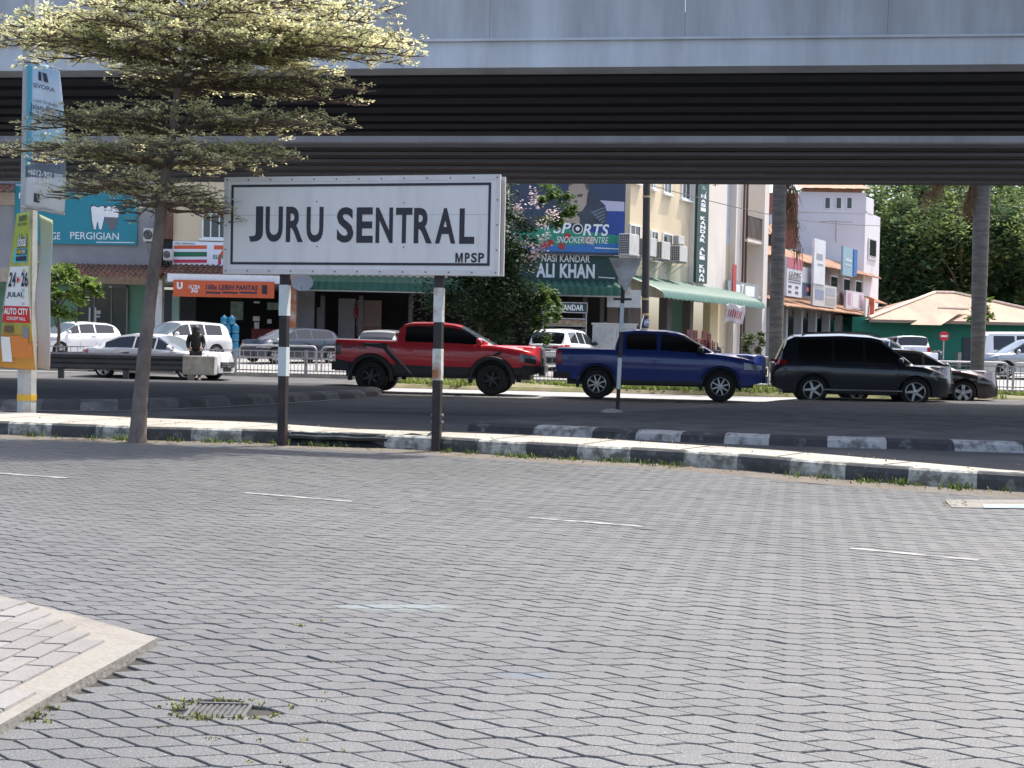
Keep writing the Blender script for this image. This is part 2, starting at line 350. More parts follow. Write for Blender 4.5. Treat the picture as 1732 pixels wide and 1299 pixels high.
# traffic islands beyond the footpath
def island(front,back,name,h,mats,roll=.22):
    g=MB(); pts=front+back
    c=sum(pts,V())/len(pts); inn=[q+(c-q).normalized()*roll for q in pts]
    n_=len(pts); g.cur=0
    g.add([(q.x,q.y,h) for q in inn],[tuple(range(n_))])
    per=0
    for i in range(n_):
        a,b=pts[i],pts[(i+1)%n_]; ia,ib=inn[i],inn[(i+1)%n_]; L_=(b-a).length; k=max(1,round(L_/.75))
        for j in range(k):
            t0,t1=j/k,(j+1)/k; g.cur=1+per%2; per+=1
            for (f0,z0),(f1,z1) in zip(((0,-.04),(.15,h*.6),(.5,h*.92)),((.15,h*.6),(.5,h*.92),(1,h))):
                def q(t,f,z):
                    p=a.lerp(b,t).lerp(ia.lerp(ib,t),f); return (p.x,p.y,z)
                g.add([q(t0,f0,z0),q(t1,f0,z0),q(t1,f1,z1),q(t0,f1,z1)],[(0,1,2,3)])
    return struct(g,name,mats)
GRAV=mat('dirty_island',(.09,.09,.09),.95,var=.35,vs=2.5,bump=.8,bs=25,c2=(.05,.05,.052),cs=1.5,cth=.52,cw=.1)
K2W=mat('kerb_white_dirty',(.34,.345,.34),.8,var=.2,vs=9,c2=(.12,.12,.12),cs=5,cth=.54,cw=.06)
K2K=mat('kerb_black_dirty',(.035,.036,.04),.8,var=.3,vs=9,c2=(.16,.16,.16),cs=3,cth=.62,cw=.06)
island(line([(790,727),(900,733),(1000,738),(1150,745),(1300,751),(1500,757),(1732,764),(2100,774)]),
       line([(2300,690),(1732,683),(1500,682),(1400,679),(1320,684),(1250,692),(1150,700),(1044,708),(940,715),(850,721)]),'yield_island',.12,[GRAV,K2K,K2W])
island(line([(-900,695),(-400,694),(0,693),(200,692),(350,686),(500,678),(600,672),(642,669)]),
       line([(650,663),(600,659),(450,655),(200,650),(-300,644),(-900,640)]),'rail_island',.16,[mat('island_asphalt',(.035,.035,.038),.9,var=.25,vs=1.5,bump=.5,bs=40),mat('kerb_grey',(.12,.12,.12),.9,var=.3,vs=4,bump=.5,bs=20,c2=(.22,.22,.21),cs=3,cth=.6,cw=.06),mat('kerb_grey_dark',(.07,.07,.072),.9,var=.3,vs=4,bump=.5,bs=20)],roll=.4)
p=line([(-200,694),(200,694),(350,689),(480,681.5),(570,675.5)],-.008); q=offs(p,.1)
MBk=MB(); k=len(p); MBk.add(p+q,[(i,i+1,k+i+1,k+i) for i in range(k-1)]); struct(MBk,'edge_line',mat('road_line',(.45,.45,.44),.8,var=.2,vs=8,c2=(.1,.1,.1),cs=5,cth=.6,cw=.1))
g=MB()                                             # tarred repairs in the slip road
for x,y,a,b,r in ((-1.5,24,1.6,.5,.3),(3.5,25.5,2.4,.35,-.2),(-4.5,21,.9,.6,.1),(8.5,15.9,1.8,.5,-.1)):
    k_=9; g.poly([(x+a*math.cos(6.283*i/k_+.3)*(1+.2*math.sin(i*5))+b*r*math.sin(6.283*i/k_),y+b*math.sin(6.283*i/k_+.3)*(1+.15*math.sin(i*3)),-.015) for i in range(k_)])
struct(g,'road_patches',mat('fresh_tar',(.022,.022,.024),.75,var=.3,vs=3,bump=.4,bs=60))
# grass median between the two carriageways
def vat(u,v0): return v0
g=MB(); us=[-7.2+i*5 for i in range(15)]
pr=[(38.6,.0),(38.75,.1),(40.5,.12),(43.9,.16),(44.1,.05)]
g.add([B(u,v,z) for u in us for v,z in pr],[(i*5+k,i*5+5+k,i*5+6+k,i*5+k+1) for i in range(len(us)-1) for k in range(4)])
GRS=mat('grass_blades',(.17,.22,.05),.7,var=.3,vs=1.5,isl=.35,trans=.3)
struct(g,'median_soil',mat('grassy_soil',(.12,.12,.05),.95,var=.3,vs=2,bump=.5,c2=(.2,.17,.12),cs=.8,cth=.55,cw=.1))
def blades(spots,name,hh,label,m=GRS,w=.012,n=14,spread=.12):
    g=MB()
    for p in spots:
        s=rnd.uniform(.5,1.2)
        for k in range(n):
            a=rnd.uniform(0,6.28); r=rnd.random()*spread; x,y=p[0]+r*math.cos(a),p[1]+r*math.sin(a); b=rnd.uniform(0,6.28); l=hh*s*rnd.uniform(.5,1.2); ln=l*rnd.uniform(.1,.9)
            ww=w*rnd.uniform(.7,1.5); c,d=math.cos(b),math.sin(b)
            g.add([(x-d*ww,y+c*ww,p[2]),(x+d*ww,y-c*ww,p[2]),(x+c*ln*.5-d*ww*.6,y+d*ln*.5+c*ww*.6,p[2]+l*.7),(x+c*ln*.5+d*ww*.6,y+d*ln*.5-c*ww*.6,p[2]+l*.7),(x+c*ln,y+d*ln,p[2]+l)],[(0,1,3,2),(2,3,4)])
    return tag(g.build(name,m),label,'grass',kind='stuff')
sp=[]
for i in range(2600):
    u=rnd.uniform(-7,24); v=rnd.uniform(38.75,42.3); p=B(u,v,.1)
    if math.sin(u*1.3+v)+math.sin(u*.47)>-.7: sp.append(p)
blades(sp,'median_grass',.16,'short sunlit grass growing along the median under the metal railings',w=.03,n=7,spread=.25)
sp=[]
for i in range(90):
    x=rnd.uniform(-9,6); 
    if rnd.random()<.5+.5*math.sin(x*2.1)+.3*math.sin(x*5): 
        y=yat(KF,x)-abs(rnd.gauss(0,.07))-.02; sp.append((x,y,.0))
for px in (360,400,430,470,510,540,560,770,790,850,870,890,905,1010,1020,140,165,180,260,310,1075,1245,1300,1320,1330):
    x=G(px,760).x; sp.append((x+rnd.gauss(0,.04),yat(KF,x)-.05,0)); sp.append((x+rnd.gauss(0,.08),yat(KF,x)-.1,0))
blades(sp,'kerb_weeds',.065,'low green weeds and grass tufts growing at the foot of the painted kerb',m=mat('weed_leaves',(.12,.17,.035),.7,var=.3,isl=.5,trans=.3),w=.008,n=14,spread=.13)
sp=[]
for i in range(34):
    a=rnd.uniform(0,6.28); sp.append((DC.x+.115*math.cos(a)*(1+rnd.random()**2*1.3),DC.y+.095*math.sin(a)*(1+rnd.random()*.2),0))
for i in range(12): 
    p=G(1615+rnd.uniform(-20,25),848+rnd.uniform(-2,8)); sp.append(p)
for i in range(14):
    p=G(30+rnd.random()*60,1222-rnd.random()*35); sp.append(p)
for i in range(70):
    p=G(rnd.uniform(250,620),rnd.uniform(1040,1290)); j=round(p.y/HT)*HT; sp.append((p.x,j,-.008))
blades(sp,'paving_moss',.012,'tiny moss and grass tufts in the joints of the grey paving',m=mat('moss',(.16,.17,.05),.9,var=.3,isl=.3),w=.004,n=9,spread=.025)
# ---------------- vehicles: a lofted shell cut into parts, built facing +x
class Car:
    def __init__(s,**k):
        s.k=k; s.hl=k['L']/2; s.W=k['W']; s.belt=k['belt']; s.roof=k['roof']; s.bot=k['bot']; s.wh=k['wheels']; s.rw=k['rw']; s.Ra=k.get('Ra',k['rw']+.07)
        s.fr=k.get('fr',.6); s.fa=k.get('fa',.2); s.rr=k.get('rr',.4); s.ra=k.get('ra',.1); s.tum=k.get('tum',.42)
    def w(s,x):
        f=1
        if x>s.hl-s.fr: f-=s.fa*((x-s.hl+s.fr)/s.fr)**2.2
        if x<-s.hl+s.rr: f-=s.ra*((-s.hl+s.rr-x)/s.rr)**2.2
        return s.W*f
    def z0(s,x):
        z=lin(s.bot,x)
        for xw in s.wh:
            if abs(x-xw)<s.Ra: z=max(z,s.rw+math.sqrt(max(0,s.Ra**2-(x-xw)**2)))
        return z
    def fy(s,z,x):
        zb=lin(s.belt,x); zz=(z-.25)/max(.1,zb-.25)
        return lin([(0,.94),(.15,.972),(.32,.968),(.5,.978),(.7,1.0),(.76,.996),(.9,.972),(.97,.955),(1,.93)],zz)
    def sec(s,x):
        w=s.w(x); zb=lin(s.belt,x); zr=max(zb,lin(s.roof,x)); gh=zr-zb; z0=min(s.z0(x),zb-.06); o=[]
        for f in (0,.3,.62,.86,1):
            z=z0+(zb-z0)*f; o.append((w*s.fy(z,x),z))
        t=min(1,gh/.35); t=t*t*(3-2*t); yb=w*.93
        for f,hy,cr in ((.05,.97,.15),(.8,.9,.4),(.93,.82,.6),(1.0,.45,.9),(1.03,0,1)):
            yc=yb-s.tum*gh*f if f<.95 else (yb-s.tum*gh*.93)*(.62 if f==1.0 else 0)
            o.append((yc*t+yb*hy*(1-t),zb+gh*f+.035*cr*(1-t)))
        return o
    def sy(s,x,z):
        l=[(b,a) for a,b in s.sec(x)[:8]]; return lin(l,z)
    def stations(s):
        X=set([-s.hl,s.hl,-s.hl+.03,s.hl-.03,-s.hl+.1,s.hl-.1])
        for l in (s.belt,s.roof,s.bot): X|={p[0] for p in l if abs(p[0])<=s.hl}
        n=int(s.hl*2/.13); X|={-s.hl+2*s.hl*i/n for i in range(n+1)}
        for xw in s.wh:
            X|={xw+s.Ra*math.cos(math.pi*i/14)*(.9999) for i in range(15)}|{xw+s.Ra+.003,xw-s.Ra-.003}
        for a,b in s.k['win']: X|={a,b}
        X|=set(s.k['ws'])|set(s.k.get('rg',()))
        X=sorted(X); o=[X[0]]
        for x in X[1:]:
            if x-o[-1]>.0025: o.append(x)
        return o
    def make(s,name,label,paint,loc,deg,group=None,lower=None,cat='car'):
        k=s.k; t=thing(name,label,cat,loc,RD(deg),group); s.t=t; X=s.stations(); S=[s.sec(x) for x in X]; n=len(X)
        parts={}
        def face(nm,vs): parts.setdefault(nm,MB()).add(vs,[tuple(range(len(vs)))])
        grid={}
        def idx(i,j,sg): return (i,j,sg if j<9 else 1)
        buck={}
        for i in range(n-1):
            xm=(X[i]+X[i+1])/2; gh=max(S[i][8][1]-S[i][4][1],S[i+1][8][1]-S[i+1][4][1])
            for j in range(9):
                nm='body'
                if j==5 and gh>.1 and any(a<xm<b for a,b in k['win']): nm='window'
                if j>=6 and k['ws'][0]<xm<k['ws'][1]: nm='windshield'
                if j>=7 and k.get('rg') and k['rg'][0]<xm<k['rg'][1]: nm='rear_window'
                if k.get('bed') and j>=5 and xm<k['bed']: nm='bed_cover'
                if lower and j==0 and not any(abs(xm-q)<s.Ra for q in s.wh): nm='sill'
                for sg in (-1,1): buck.setdefault((nm,sg if nm in ('window','sill') else 0,[q for q,(a,b) in enumerate(k['win']) if a<xm<b][0] if nm=='window' else (sum(xm>q for q in s.wh) if nm=='sill' else 0)),[]).append(((i,j,sg),(i+1,j,sg),(i+1,j+1,sg),(i,j+1,sg)))
        for (nm,_s,_w),fs in buck.items():
            mb=MB(); ix={}
            for f in fs:
                q=[]
                for (i,j,sg) in (f if f[0][2]<0 else f[::-1]):
                    key=idx(i,j,sg)
                    if key not in ix: ix[key]=len(mb.v); mb.v.append(V((X[i],S[i][j][0]*sg,S[i][j][1])))
                    q.append(ix[key])
                mb.f.append(q); mb.mi.append(0)
            if nm=='body':
                for i in (0,n-1):
                    ring=[(X[i],y,z) for y,z in S[i]]+[(X[i],-y,z) for y,z in S[i][-2::-1]]; zc=(S[i][0][1]+S[i][4][1])/2; q_=len(ring); dx=.03 if i else -.015
                    rs_=[ring]+[[(x+dx*a,y*b,zc+(z-zc)*b) for x,y,z in ring] for a,b in ((1,.97),(2,.88))]
                    (parts.setdefault('nose',MB()) if i and k.get('nosem') else mb).add([p for r in rs_ for p in r],[(r*q_+k_,r*q_+(k_+1)%q_,r*q_+q_+(k_+1)%q_,r*q_+q_+k_) for r in (0,1) for k_ in range(q_)]+[tuple(range(2*q_,3*q_))])
            m={'body':paint,'bed_cover':k.get('bedm',PLAST),'sill':lower,'windshield':WSG}.get(nm,k.get('glass',CGLASS))
            mb.build(nm,m,t,smooth=32)
        if 'nose' in parts: parts['nose'].build('front_fascia',k['nosem'],t,smooth=32)
        u=MB(); w_=s.W-.27; zt=lin(s.belt,0)-.14; u.box(-s.hl+.25,s.hl-.25,-w_,w_,k.get('gc',.24),zt)
        u.build('underbody',BLK,t)
        # wheels
        for xw in s.wh:
            for sg in (-1,1):
                yo=s.W*.985*sg; tw=k.get('tw',.22)*sg; r=s.rw; ri=k.get('ri',r*.68)
                mb=MB().lathe([(ri*.92,-tw*.3),(ri,-.012*sg),(ri*1.06,.002*sg),(r*.9,0),(r*.975,-.03*sg),(r,-.06*sg),(r,-tw+.05*sg),(r*.9,-tw),(ri*.3,-tw)],(xw,yo,r),'y',28)
                mb.lathe([(ri*.95,-tw*.32),(.001,-tw*.32)],(xw,yo,r),'y',20)
                wo=mb.build('wheel',RUBBER,t,smooth=40)
                rm=MB().lathe([(ri*.93,-.05*sg),(ri*.99,-.005*sg),(ri*.93,0),(ri*.86,-.02*sg),(ri*.86,-.06*sg)],(xw,yo,r),'y',28)
                rm.lathe([(ri*.22,-.05*sg),(ri*.22,-.008*sg),(.001,-.005*sg)],(xw,yo,r),'y',14)
                for q in range(k.get('sp',5)):
                    a=2*math.pi*q/k.get('sp',5)+.3; wd=k.get('sw',.045)
                    for da in ((-.13,.13) if k.get('twin') else (k.get('swirl',0),)):
                        c0=V((math.cos(a),0,math.sin(a))); c1=V((math.cos(a+da),0,math.sin(a+da))); p0=V((-math.sin(a),0,math.cos(a)))
                        o_=V((xw,yo,r)); y0=V((0,-.012*sg,0)); y1=V((0,-.045*sg,0))
                        A=[c0*ri*.12-p0*wd,c0*ri*.12+p0*wd,c1*ri*.9+p0*wd*.75,c1*ri*.9-p0*wd*.75]
                        rm.add([o_+p+y0 for p in A]+[o_+p+y1 for p in A],[(0,1,2,3),(0,4,5,1),(1,5,6,2),(2,6,7,3),(3,7,4,0)])
                rm.build('rim',k.get('rimm',ALLOY),wo,smooth=35)
        return t
    def side(s,nm,m,x0,x1,zlo,zhi,off=.006,n=8,sides=(-1,1),parent=None,mb=None):   # a panel that hugs the flank
        g=mb or MB(); zlo=zlo if isinstance(zlo,tuple) else (zlo,zlo); zhi=zhi if isinstance(zhi,tuple) else (zhi,zhi)
        for sg in sides:
            vs=[]
            for i in range(n+1):
                f=i/n; x=x0+(x1-x0)*f
                for zz in (0,.5,1):
                    lo=zlo[0]+(zlo[1]-zlo[0])*f; hi=zhi[0]+(zhi[1]-zhi[0])*f; z=lo+(hi-lo)*zz
                    vs.append((x,(s.sy(x,z)+off)*sg,z))
            g.add(vs,[(3*i+j,3*i+3+j,3*i+4+j,3*i+j+1) for i in range(n) for j in (0,1)])
        if mb is None: return g.build(nm,m,parent or s.t,smooth=40)
    def end(s,nm,m,y0,y1,z0,z1,front=True,d=.012,both=False,mb=None,tz=0):
        if both:
            for a,b in ((y0,y1),(-y1,-y0)): s.end(nm,m,a,b,z0,z1,front,d,tz=tz)
            return
        g=mb or MB(); x=s.hl+.05 if front else -s.hl-.025; dx=d+.01 if front else -d-.01
        for a,b in (((y0,y1),(-y1,-y0)) if both else ((y0,y1),)): g.box(min(x-dx,x+dx),max(x-dx,x+dx),a,b,z0,z1,ty=tz)
        if mb is None: return g.build(nm,m,s.t,bevel=.006)
    def seams(s,xs,zlo,m=None):
        for sg in (-1,1):
            for x in xs: s.side('door_gap',m or BLK,x-.006,x+.006,zlo,lin(s.belt,x)-.01,.003,1,(sg,))
    def handles(s,xs,z,m):
        for x in xs:
            for sg in (-1,1):
                y=(s.sy(x,z)+.02)*sg; MB().box(x-.1,x+.1,min(y,y-.025*sg),max(y,y-.025*sg),z-.015,z+.02,tx=.01).build('door_handle',m,s.t,bevel=.008)
    def mirrors(s,x,z,m,r=.09):
        for sg in (-1,1):
            y=(s.sy(x,z)+.13)*sg
            g=MB().blob((x,y,z+.05),(r*.8,r*1.35,r),12,8); g.tube([(x+.03,(s.sy(x,z)-.05)*sg,z),(x,y,z+.01)],.03,6); g.build('mirror',m,s.t,smooth=50)
    def flare(s,m,wd=.09,off=.03):
        for xw in s.wh:
            for sg in (-1,1):
                vs=[]; n=20
                for i in range(n+1):
                    a=math.pi*i/n*1.12-math.pi*.06
                    for rr,o in ((s.Ra-.02,-.06),(s.Ra-.01,off),(s.Ra+wd*.7,off),(s.Ra+wd,-.002)):
                        x=xw+rr*math.cos(a); z=s.rw+rr*math.sin(a); xx=max(-s.hl+.02,min(s.hl-.02,x)); zq=max(.3,min(z,lin(s.belt,xx)))
                        vs.append((x,(s.w(xx)*s.fy(zq,xx)+o)*sg,z))
                MB().add(vs,[(4*i+j,4*i+4+j,4*i+5+j,4*i+j+1) for i in range(n) for j in range(3)]).build('wheel_arch',m,s.t,smooth=40)
def paint(nm,c,metal=.25,rough=.35): return mat('car_paint_'+nm,c,rough,metal,var=.03,vs=3,coat=.9,spec=.5)
RED=paint('red',(.62,.02,.034),.0); BLUE=paint('blue',(.008,.034,.23),.1); BLACK=paint('black',(.012,.017,.026),.2)
WCAR=paint('white',(.7,.71,.73),0); SILV=paint('silver',(.42,.44,.46),.6); NAVY=paint('navy',(.02,.03,.05),.4); MAROON=paint('maroon',(.03,.016,.018),.4)
PLATE=mat('number_plate',(.012,.012,.014),.4,var=0); LETTER=mat('white_lettering',(.75,.77,.78),.5,var=.03)
def plate(c,front,z,y=0,t=None,w=.25):
    o=c.end('number_plate',PLATE,y-w,y+w,z,z+.12,front,d=.022)
    return o
# --- red pickup
c=Car(nosem=PLAST,L=5.38,W=.99,rw=.42,Ra=.52,wheels=(-1.73,1.455),tw=.28,ri=.24,sp=6,sw=.03,rimm=DALLOY,fr=.8,fa=.24,rr=.3,ra=.07,tum=.3,gc=.42,
  belt=[(-2.69,1.38),(-1.05,1.36),(-.9,1.33),(1.35,1.3),(1.5,1.29),(2.2,1.2),(2.5,1.13),(2.62,1.06),(2.69,.97)],
  roof=[(-1.1,1.36),(-1.0,1.72),(-.9,1.83),(-.7,1.88),(.0,1.89),(.45,1.84),(.62,1.79),(1.48,1.29)],
  bot=[(-2.69,.66),(-2.4,.58),(-1.2,.5),(.9,.47),(2.2,.55),(2.69,.62)],win=[(-.84,-.02),(.06,1.2)],ws=(.62,1.48),bed=-1.1,
  bedm=PLAST)
p=P(747,608,34.9); t=c.make('pickup_truck','red double cab off-road pickup truck with black flared arches and side decals',RED,(p.x,p.y,0),-5,cat='pickup truck',lower=PLAST)
c.flare(PLAST,.1,.05); c.seams((-1.02,.02,1.12),.52); c.handles((-.72,.28),1.12,RED); c.mirrors(1.12,1.33,RED,.11)
for sg in (-1,1):
    g=MB(); c.side('',None,2.18,2.62,(.9,.84),(1.1,1.04),.012,6,(sg,),mb=g); g.build('headlight',HLAMP,t)
    g=MB(); c.side('',None,2.3,2.6,(.87,.84),(.99,.96),.016,6,(sg,),mb=g); g.build('lamp_surround',BLK,t)
    c.side('tail_light',mat('smoked_lamp',(.03,.01,.012),.15,var=.1),-2.68,-2.55,.98,1.29,.012,2,(sg,))
    c.side('bumper_corner',PLAST,2.25,2.685,(.5,.6),(.8,.78),.03,6,(sg,)); c.side('rear_bumper_corner',PLAST,-2.7,-2.3,.56,(.8,.78),.03,5,(sg,))
    g=MB()
    c.side('',None,-1.95,-1.3,(1.24,1.14),(1.3,1.3),.008,6,(sg,),mb=g)
    for i in range(6): c.side('',None,-1.42+i*.1,-1.32+i*.1,(1.16-i*.11,1.05-i*.11),(1.3-i*.11,1.19-i*.11),.008,1,(sg,),mb=g)
    g.build('decal',BLK,t)
    g=MB()
    for i in range(7): c.side('',None,-1.3+i*.1,-1.2+i*.1,(1.2-i*.11,1.09-i*.11),(1.26-i*.11,1.15-i*.11),.01,1,(sg,),mb=g)
    c.side('',None,-1.9,-1.5,1.285,1.305,.0095,2,(sg,),mb=g)
    g.build('decal_stripe',mat('grey_decal',(.2,.2,.21),.5,var=.1),t)
    c.side('fender_vent',BLK,1.5,1.7,(1.0,1.09),(1.08,1.16),.01,3,(sg,))
    y=(c.w(-2.2)+.004)*sg
    g=MB(Matrix.Rotation(0 if sg<0 else math.pi,4,'Z')); 
    if sg<0: g.text('RAPTOR',-2.5,-1.85,1.15,1.24,y,.03,.2)
    else: g.text('RAPTOR',1.85,2.5,1.15,1.24,-y,.03,.2)
    g.build('lettering',mat('decal_letters',(.05,.05,.055),.4,var=.05),t)
    g=MB().tube([(-1.1,sg*.93,.5),(1.0,sg*.93,.48)],.05,8); g.build('side_step',PLAST,t)
c.end('grille',PLAST,-.62,.62,.82,1.0,True,.03); c.end('front_bumper',PLAST,-.7,.7,.55,.8,True,.06); c.end('skid_plate',CHROME,-.5,.5,.5,.62,True,.08)
c.end('tailgate',RED,-.78,.78,.82,1.34,False,.015); c.end('rear_bumper',PLAST,-.85,.85,.58,.8,False,.08)
MB().tube([(-.45,0,1.89),(-.62,0,1.93)],[.035,.008],6).build('roof_aerial',BLK,t)
# --- blue pickup
c=Car(nosem=PLAST,L=5.2,W=.93,rw=.385,Ra=.47,wheels=(-1.57,1.53),tw=.25,ri=.24,sp=8,sw=.022,rimm=ALLOY,fr=.9,fa=.3,rr=.3,ra=.07,tum=.32,gc=.36,
  belt=[(-2.6,1.27),(-1.1,1.26),(-.95,1.26),(1.25,1.2),(1.4,1.19),(2.1,1.1),(2.4,1.02),(2.55,.93),(2.6,.82)],
  roof=[(-1.15,1.26),(-1.05,1.62),(-.95,1.74),(-.6,1.79),(.1,1.78),(.45,1.73),(.6,1.68),(1.4,1.19)],
  bot=[(-2.6,.58),(-2.3,.5),(-1,.42),(.9,.4),(2.2,.42),(2.6,.5)],win=[(-.85,-.08),(.02,1.15)],ws=(.6,1.4),bed=-1.15)
p=P(1117,612,33.7); t=c.make('pickup_truck','glossy dark blue double cab pickup truck behind the triangular sign pole',BLUE,(p.x,p.y,0),-8,cat='pickup truck')
c.flare(paint('dark_blue',(.008,.016,.1),.35),.06,.02); c.seams((-1.04,-.03,1.05),.46); c.handles((-.75,.15),1.1,BLUE); c.mirrors(1.02,1.22,BLK,.11)
for sg in (-1,1):
    c.side('headlight',HLAMP,2.1,2.56,(.82,.82),(1.0,.92),.012,6,(sg,)); c.side('tail_light',TLAMP,-2.6,-2.48,.86,1.22,.012,2,(sg,))
    c.side('rear_bumper_corner',BLK,-2.6,-2.25,.5,.68,.025,4,(sg,)); c.side('sill',BLK,-1.05,1.0,.4,.5,.02,6,(sg,))
c.end('grille',BLK,-.5,.5,.68,.85,True,.04); c.end('front_bumper',BLUE,-.58,.58,.48,.66,True,.05); c.end('rear_bumper',BLK,-.78,.78,.5,.68,False,.07); c.end('tailgate',BLUE,-.72,.72,.72,1.22,False,.015)
# --- black SUV
def suv(L=4.6,H=1.69,W=.92,**k):
    a=dict(L=L,W=W,rw=.345,Ra=.4,wheels=(-L/2+.97,L/2-.92),ri=.235,sp=5,sw=.035,swirl=.35,fr=.95,fa=.42,rr=.5,ra=.18,tum=.4,gc=.26,
      belt=[(-L/2,.85),(-L/2+.06,.98),(-L/2+.25,1.08),(0,1.05),(L*.22,1.02),(L*.33,.98),(L/2-.35,.87),(L/2-.1,.76),(L/2,.62)],
      roof=[(-L/2+.1,1.02),(-L/2+.22,1.34),(-L/2+.34,H-.14),(-L/2+.5,H-.05),(-.5,H),(.2,H-.03),(.45,H-.09),(L*.285,1.0)],
      bot=[(-L/2,.42),(-L/2+.3,.32),(0,.28),(L/2-.3,.26),(L/2,.34)],win=[(-L/2+.62,-.75),(-.68,.0),(.07,L*.22)],ws=(.45,L*.285),rg=(-L/2+.1,-L/2+.32))
    a.update(k); return Car(**a)
c=suv(nosem=PLAST,L=4.36,H=1.77,rw=.36,Ra=.42,ri=.25); p=P(1452,618,33.1); t=c.make('black_car','black SUV with chrome roof rails and swirled alloy wheels behind the shaded kerb',BLACK,(p.x,p.y,0),-7)
c.seams((-.72,.05,1.0),.4); c.handles((-.55,.22),.95,BLACK); c.mirrors(.88,1.06,BLACK)
for sg in (-1,1):
    c.side('tail_light',TLAMP,-2.16,-1.86,(.95,1.0),(1.1,1.1),.012,4,(sg,)); c.side('headlight',HLAMP,1.6,2.08,(.76,.7),(.84,.75),.012,6,(sg,))
    c.side('sill_trim',CHROME,-1.0,.95,.36,.39,.012,6,(sg,))
    g=MB().tube([(-1.5,sg*.66,1.7),(-1.35,sg*.66,1.78),(-.3,sg*.67,1.82),(.25,sg*.66,1.78),(.4,sg*.66,1.7)],.02,6); g.build('roof_rail',CHROME,t)
c.end('grille',BLK,-.5,.5,.42,.6,True,.03)
SUVA=t
# --- sedans
def sedan(L=4.65,H=1.46,W=.9,**k):
    a=dict(L=L,W=W,rw=.325,Ra=.375,wheels=(-L/2+1.0,L/2-.9),ri=.225,sp=5,sw=.03,twin=1,fr=.95,fa=.4,rr=.7,ra=.25,tum=.5,gc=.2,
      belt=[(-L/2,.72),(-L/2+.05,.86),(-L/2+.3,.96),(-L/2+.8,.98),(0,.96),(L*.2,.92),(L*.3,.88),(L/2-.35,.76),(L/2-.1,.66),(L/2,.54)],
      roof=[(-L/2+.5,.97),(-L/2+1.0,1.2),(-L/2+1.45,H-.06),(-L/2+1.9,H),(.1,H-.02),(.4,H-.08),(L*.27,.9)],
      bot=[(-L/2,.36),(-L/2+.3,.24),(0,.19),(L/2-.3,.18),(L/2,.24)],win=[(-L/2+1.0,-.42),(-.36,.36),(.42,L*.215)],ws=(.4,L*.27),rg=(-L/2+.5,-L/2+1.5))
    a.update(k); return Car(**a)
c=sedan(L=4.9,H=1.47,W=.93,rw=.34,ri=.245); p=P(268,604,42.3); t=c.make('white_car','silver white saloon car stopped behind the dark guard rail',paint('pearl',(.68,.68,.68),.1),(p.x,p.y,gz(p.y)-.05),-17)
c.seams((-.95,.39-.02,1.05),.32); c.handles((-.75,.0),.84,CHROME); c.mirrors(.98,.97,WCAR)
for sg in (-1,1):
    c.side('tail_light',TLAMP,-2.43,-2.05,(.76,.8),(.9,.92),.012,4,(sg,)); c.side('headlight',HLAMP,1.85,2.4,(.56,.52),(.72,.64),.012,6,(sg,))
    c.side('air_intake',BLK,2.05,2.43,(.25,.28),(.36,.42),.012,5,(sg,)); c.side('window_trim',CHROME,-1.5,1.0,(.975,.93),(.995,.95),.008,8,(sg,))
    c.side('sill_trim',mat('sill_grey',(.3,.3,.3),.4,var=.1),-1.05,1.1,.24,.34,.01,6,(sg,))
c.end('grille',BLK,-.42,.42,.42,.6,True,.03)
g=MB()
for z in (.46,.52,.57): g.box(c.hl+.08,c.hl+.1,-.38,.38,z,z+.015)
g.lathe([(.085,0),(.1,.0),(.1,.02),(.085,.02),(.085,0)],(0,0,0),'z',20)
M2=Matrix.Translation((c.hl+.11,0,.52))@Matrix.Rotation(math.pi/2,4,'Y')
for i in range(len(g.v)-100,len(g.v)): g.v[i]=M2@g.v[i]
for a in (0,2.094,4.189):
    d=V((0,math.sin(a),math.cos(a))); q=V((0,math.cos(a),-math.sin(a)))*.012; o=V((c.hl+.12,0,.52)); g.add([o-q,o+q,o+d*.09],[(0,1,2)])
g.build('grille_bars',CHROME,t); plate(c,True,.3)
c=sedan(L=4.6,nosem=PLAST); p=P(1527,618,34.9); t=c.make('dark_car','dark maroon saloon car half hidden ahead of the black SUV',MAROON,(p.x,p.y,0),-7)
c.seams((-.95,.36,1.0),.32); c.mirrors(.95,.96,MAROON)
for sg in (-1,1): c.side('headlight',HLAMP,1.75,2.2,(.6,.55),(.68,.6),.012,6,(sg,)); c.side('tail_light',TLAMP,-2.28,-1.98,.76,.9,.012,4,(sg,))
c.end('grille',BLK,-.42,.42,.38,.52,True,.02)
# --- parked cars
def hatch(L=3.9,H=1.515,W=.865,**k):
    a=dict(L=L,W=W,rw=.3,Ra=.345,wheels=(-L/2+.65,L/2-.75),ri=.2,sp=5,sw=.03,twin=1,fr=.8,fa=.34,rr=.4,ra=.16,tum=.42,gc=.22,
      belt=[(-L/2,.7),(-L/2+.05,.9),(-L/2+.2,1.03),(0,.98),(L*.2,.95),(L*.31,.92),(L/2-.3,.8),(L/2-.08,.68),(L/2,.55)],
      roof=[(-L/2+.08,.95),(-L/2+.2,1.15),(-L/2+.45,H-.12),(-L/2+.7,H-.04),(-.3,H),(.15,H-.03),(.4,H-.1),(L*.3,.93)],
      bot=[(-L/2,.36),(-L/2+.3,.26),(0,.22),(L/2-.3,.2),(L/2,.26)],win=[(-L/2+.5,-.55),(-.48,.22),(.28,L*.23)],ws=(.4,L*.3),rg=(-L/2+.08,-L/2+.47))
    a.update(k); return Car(**a)
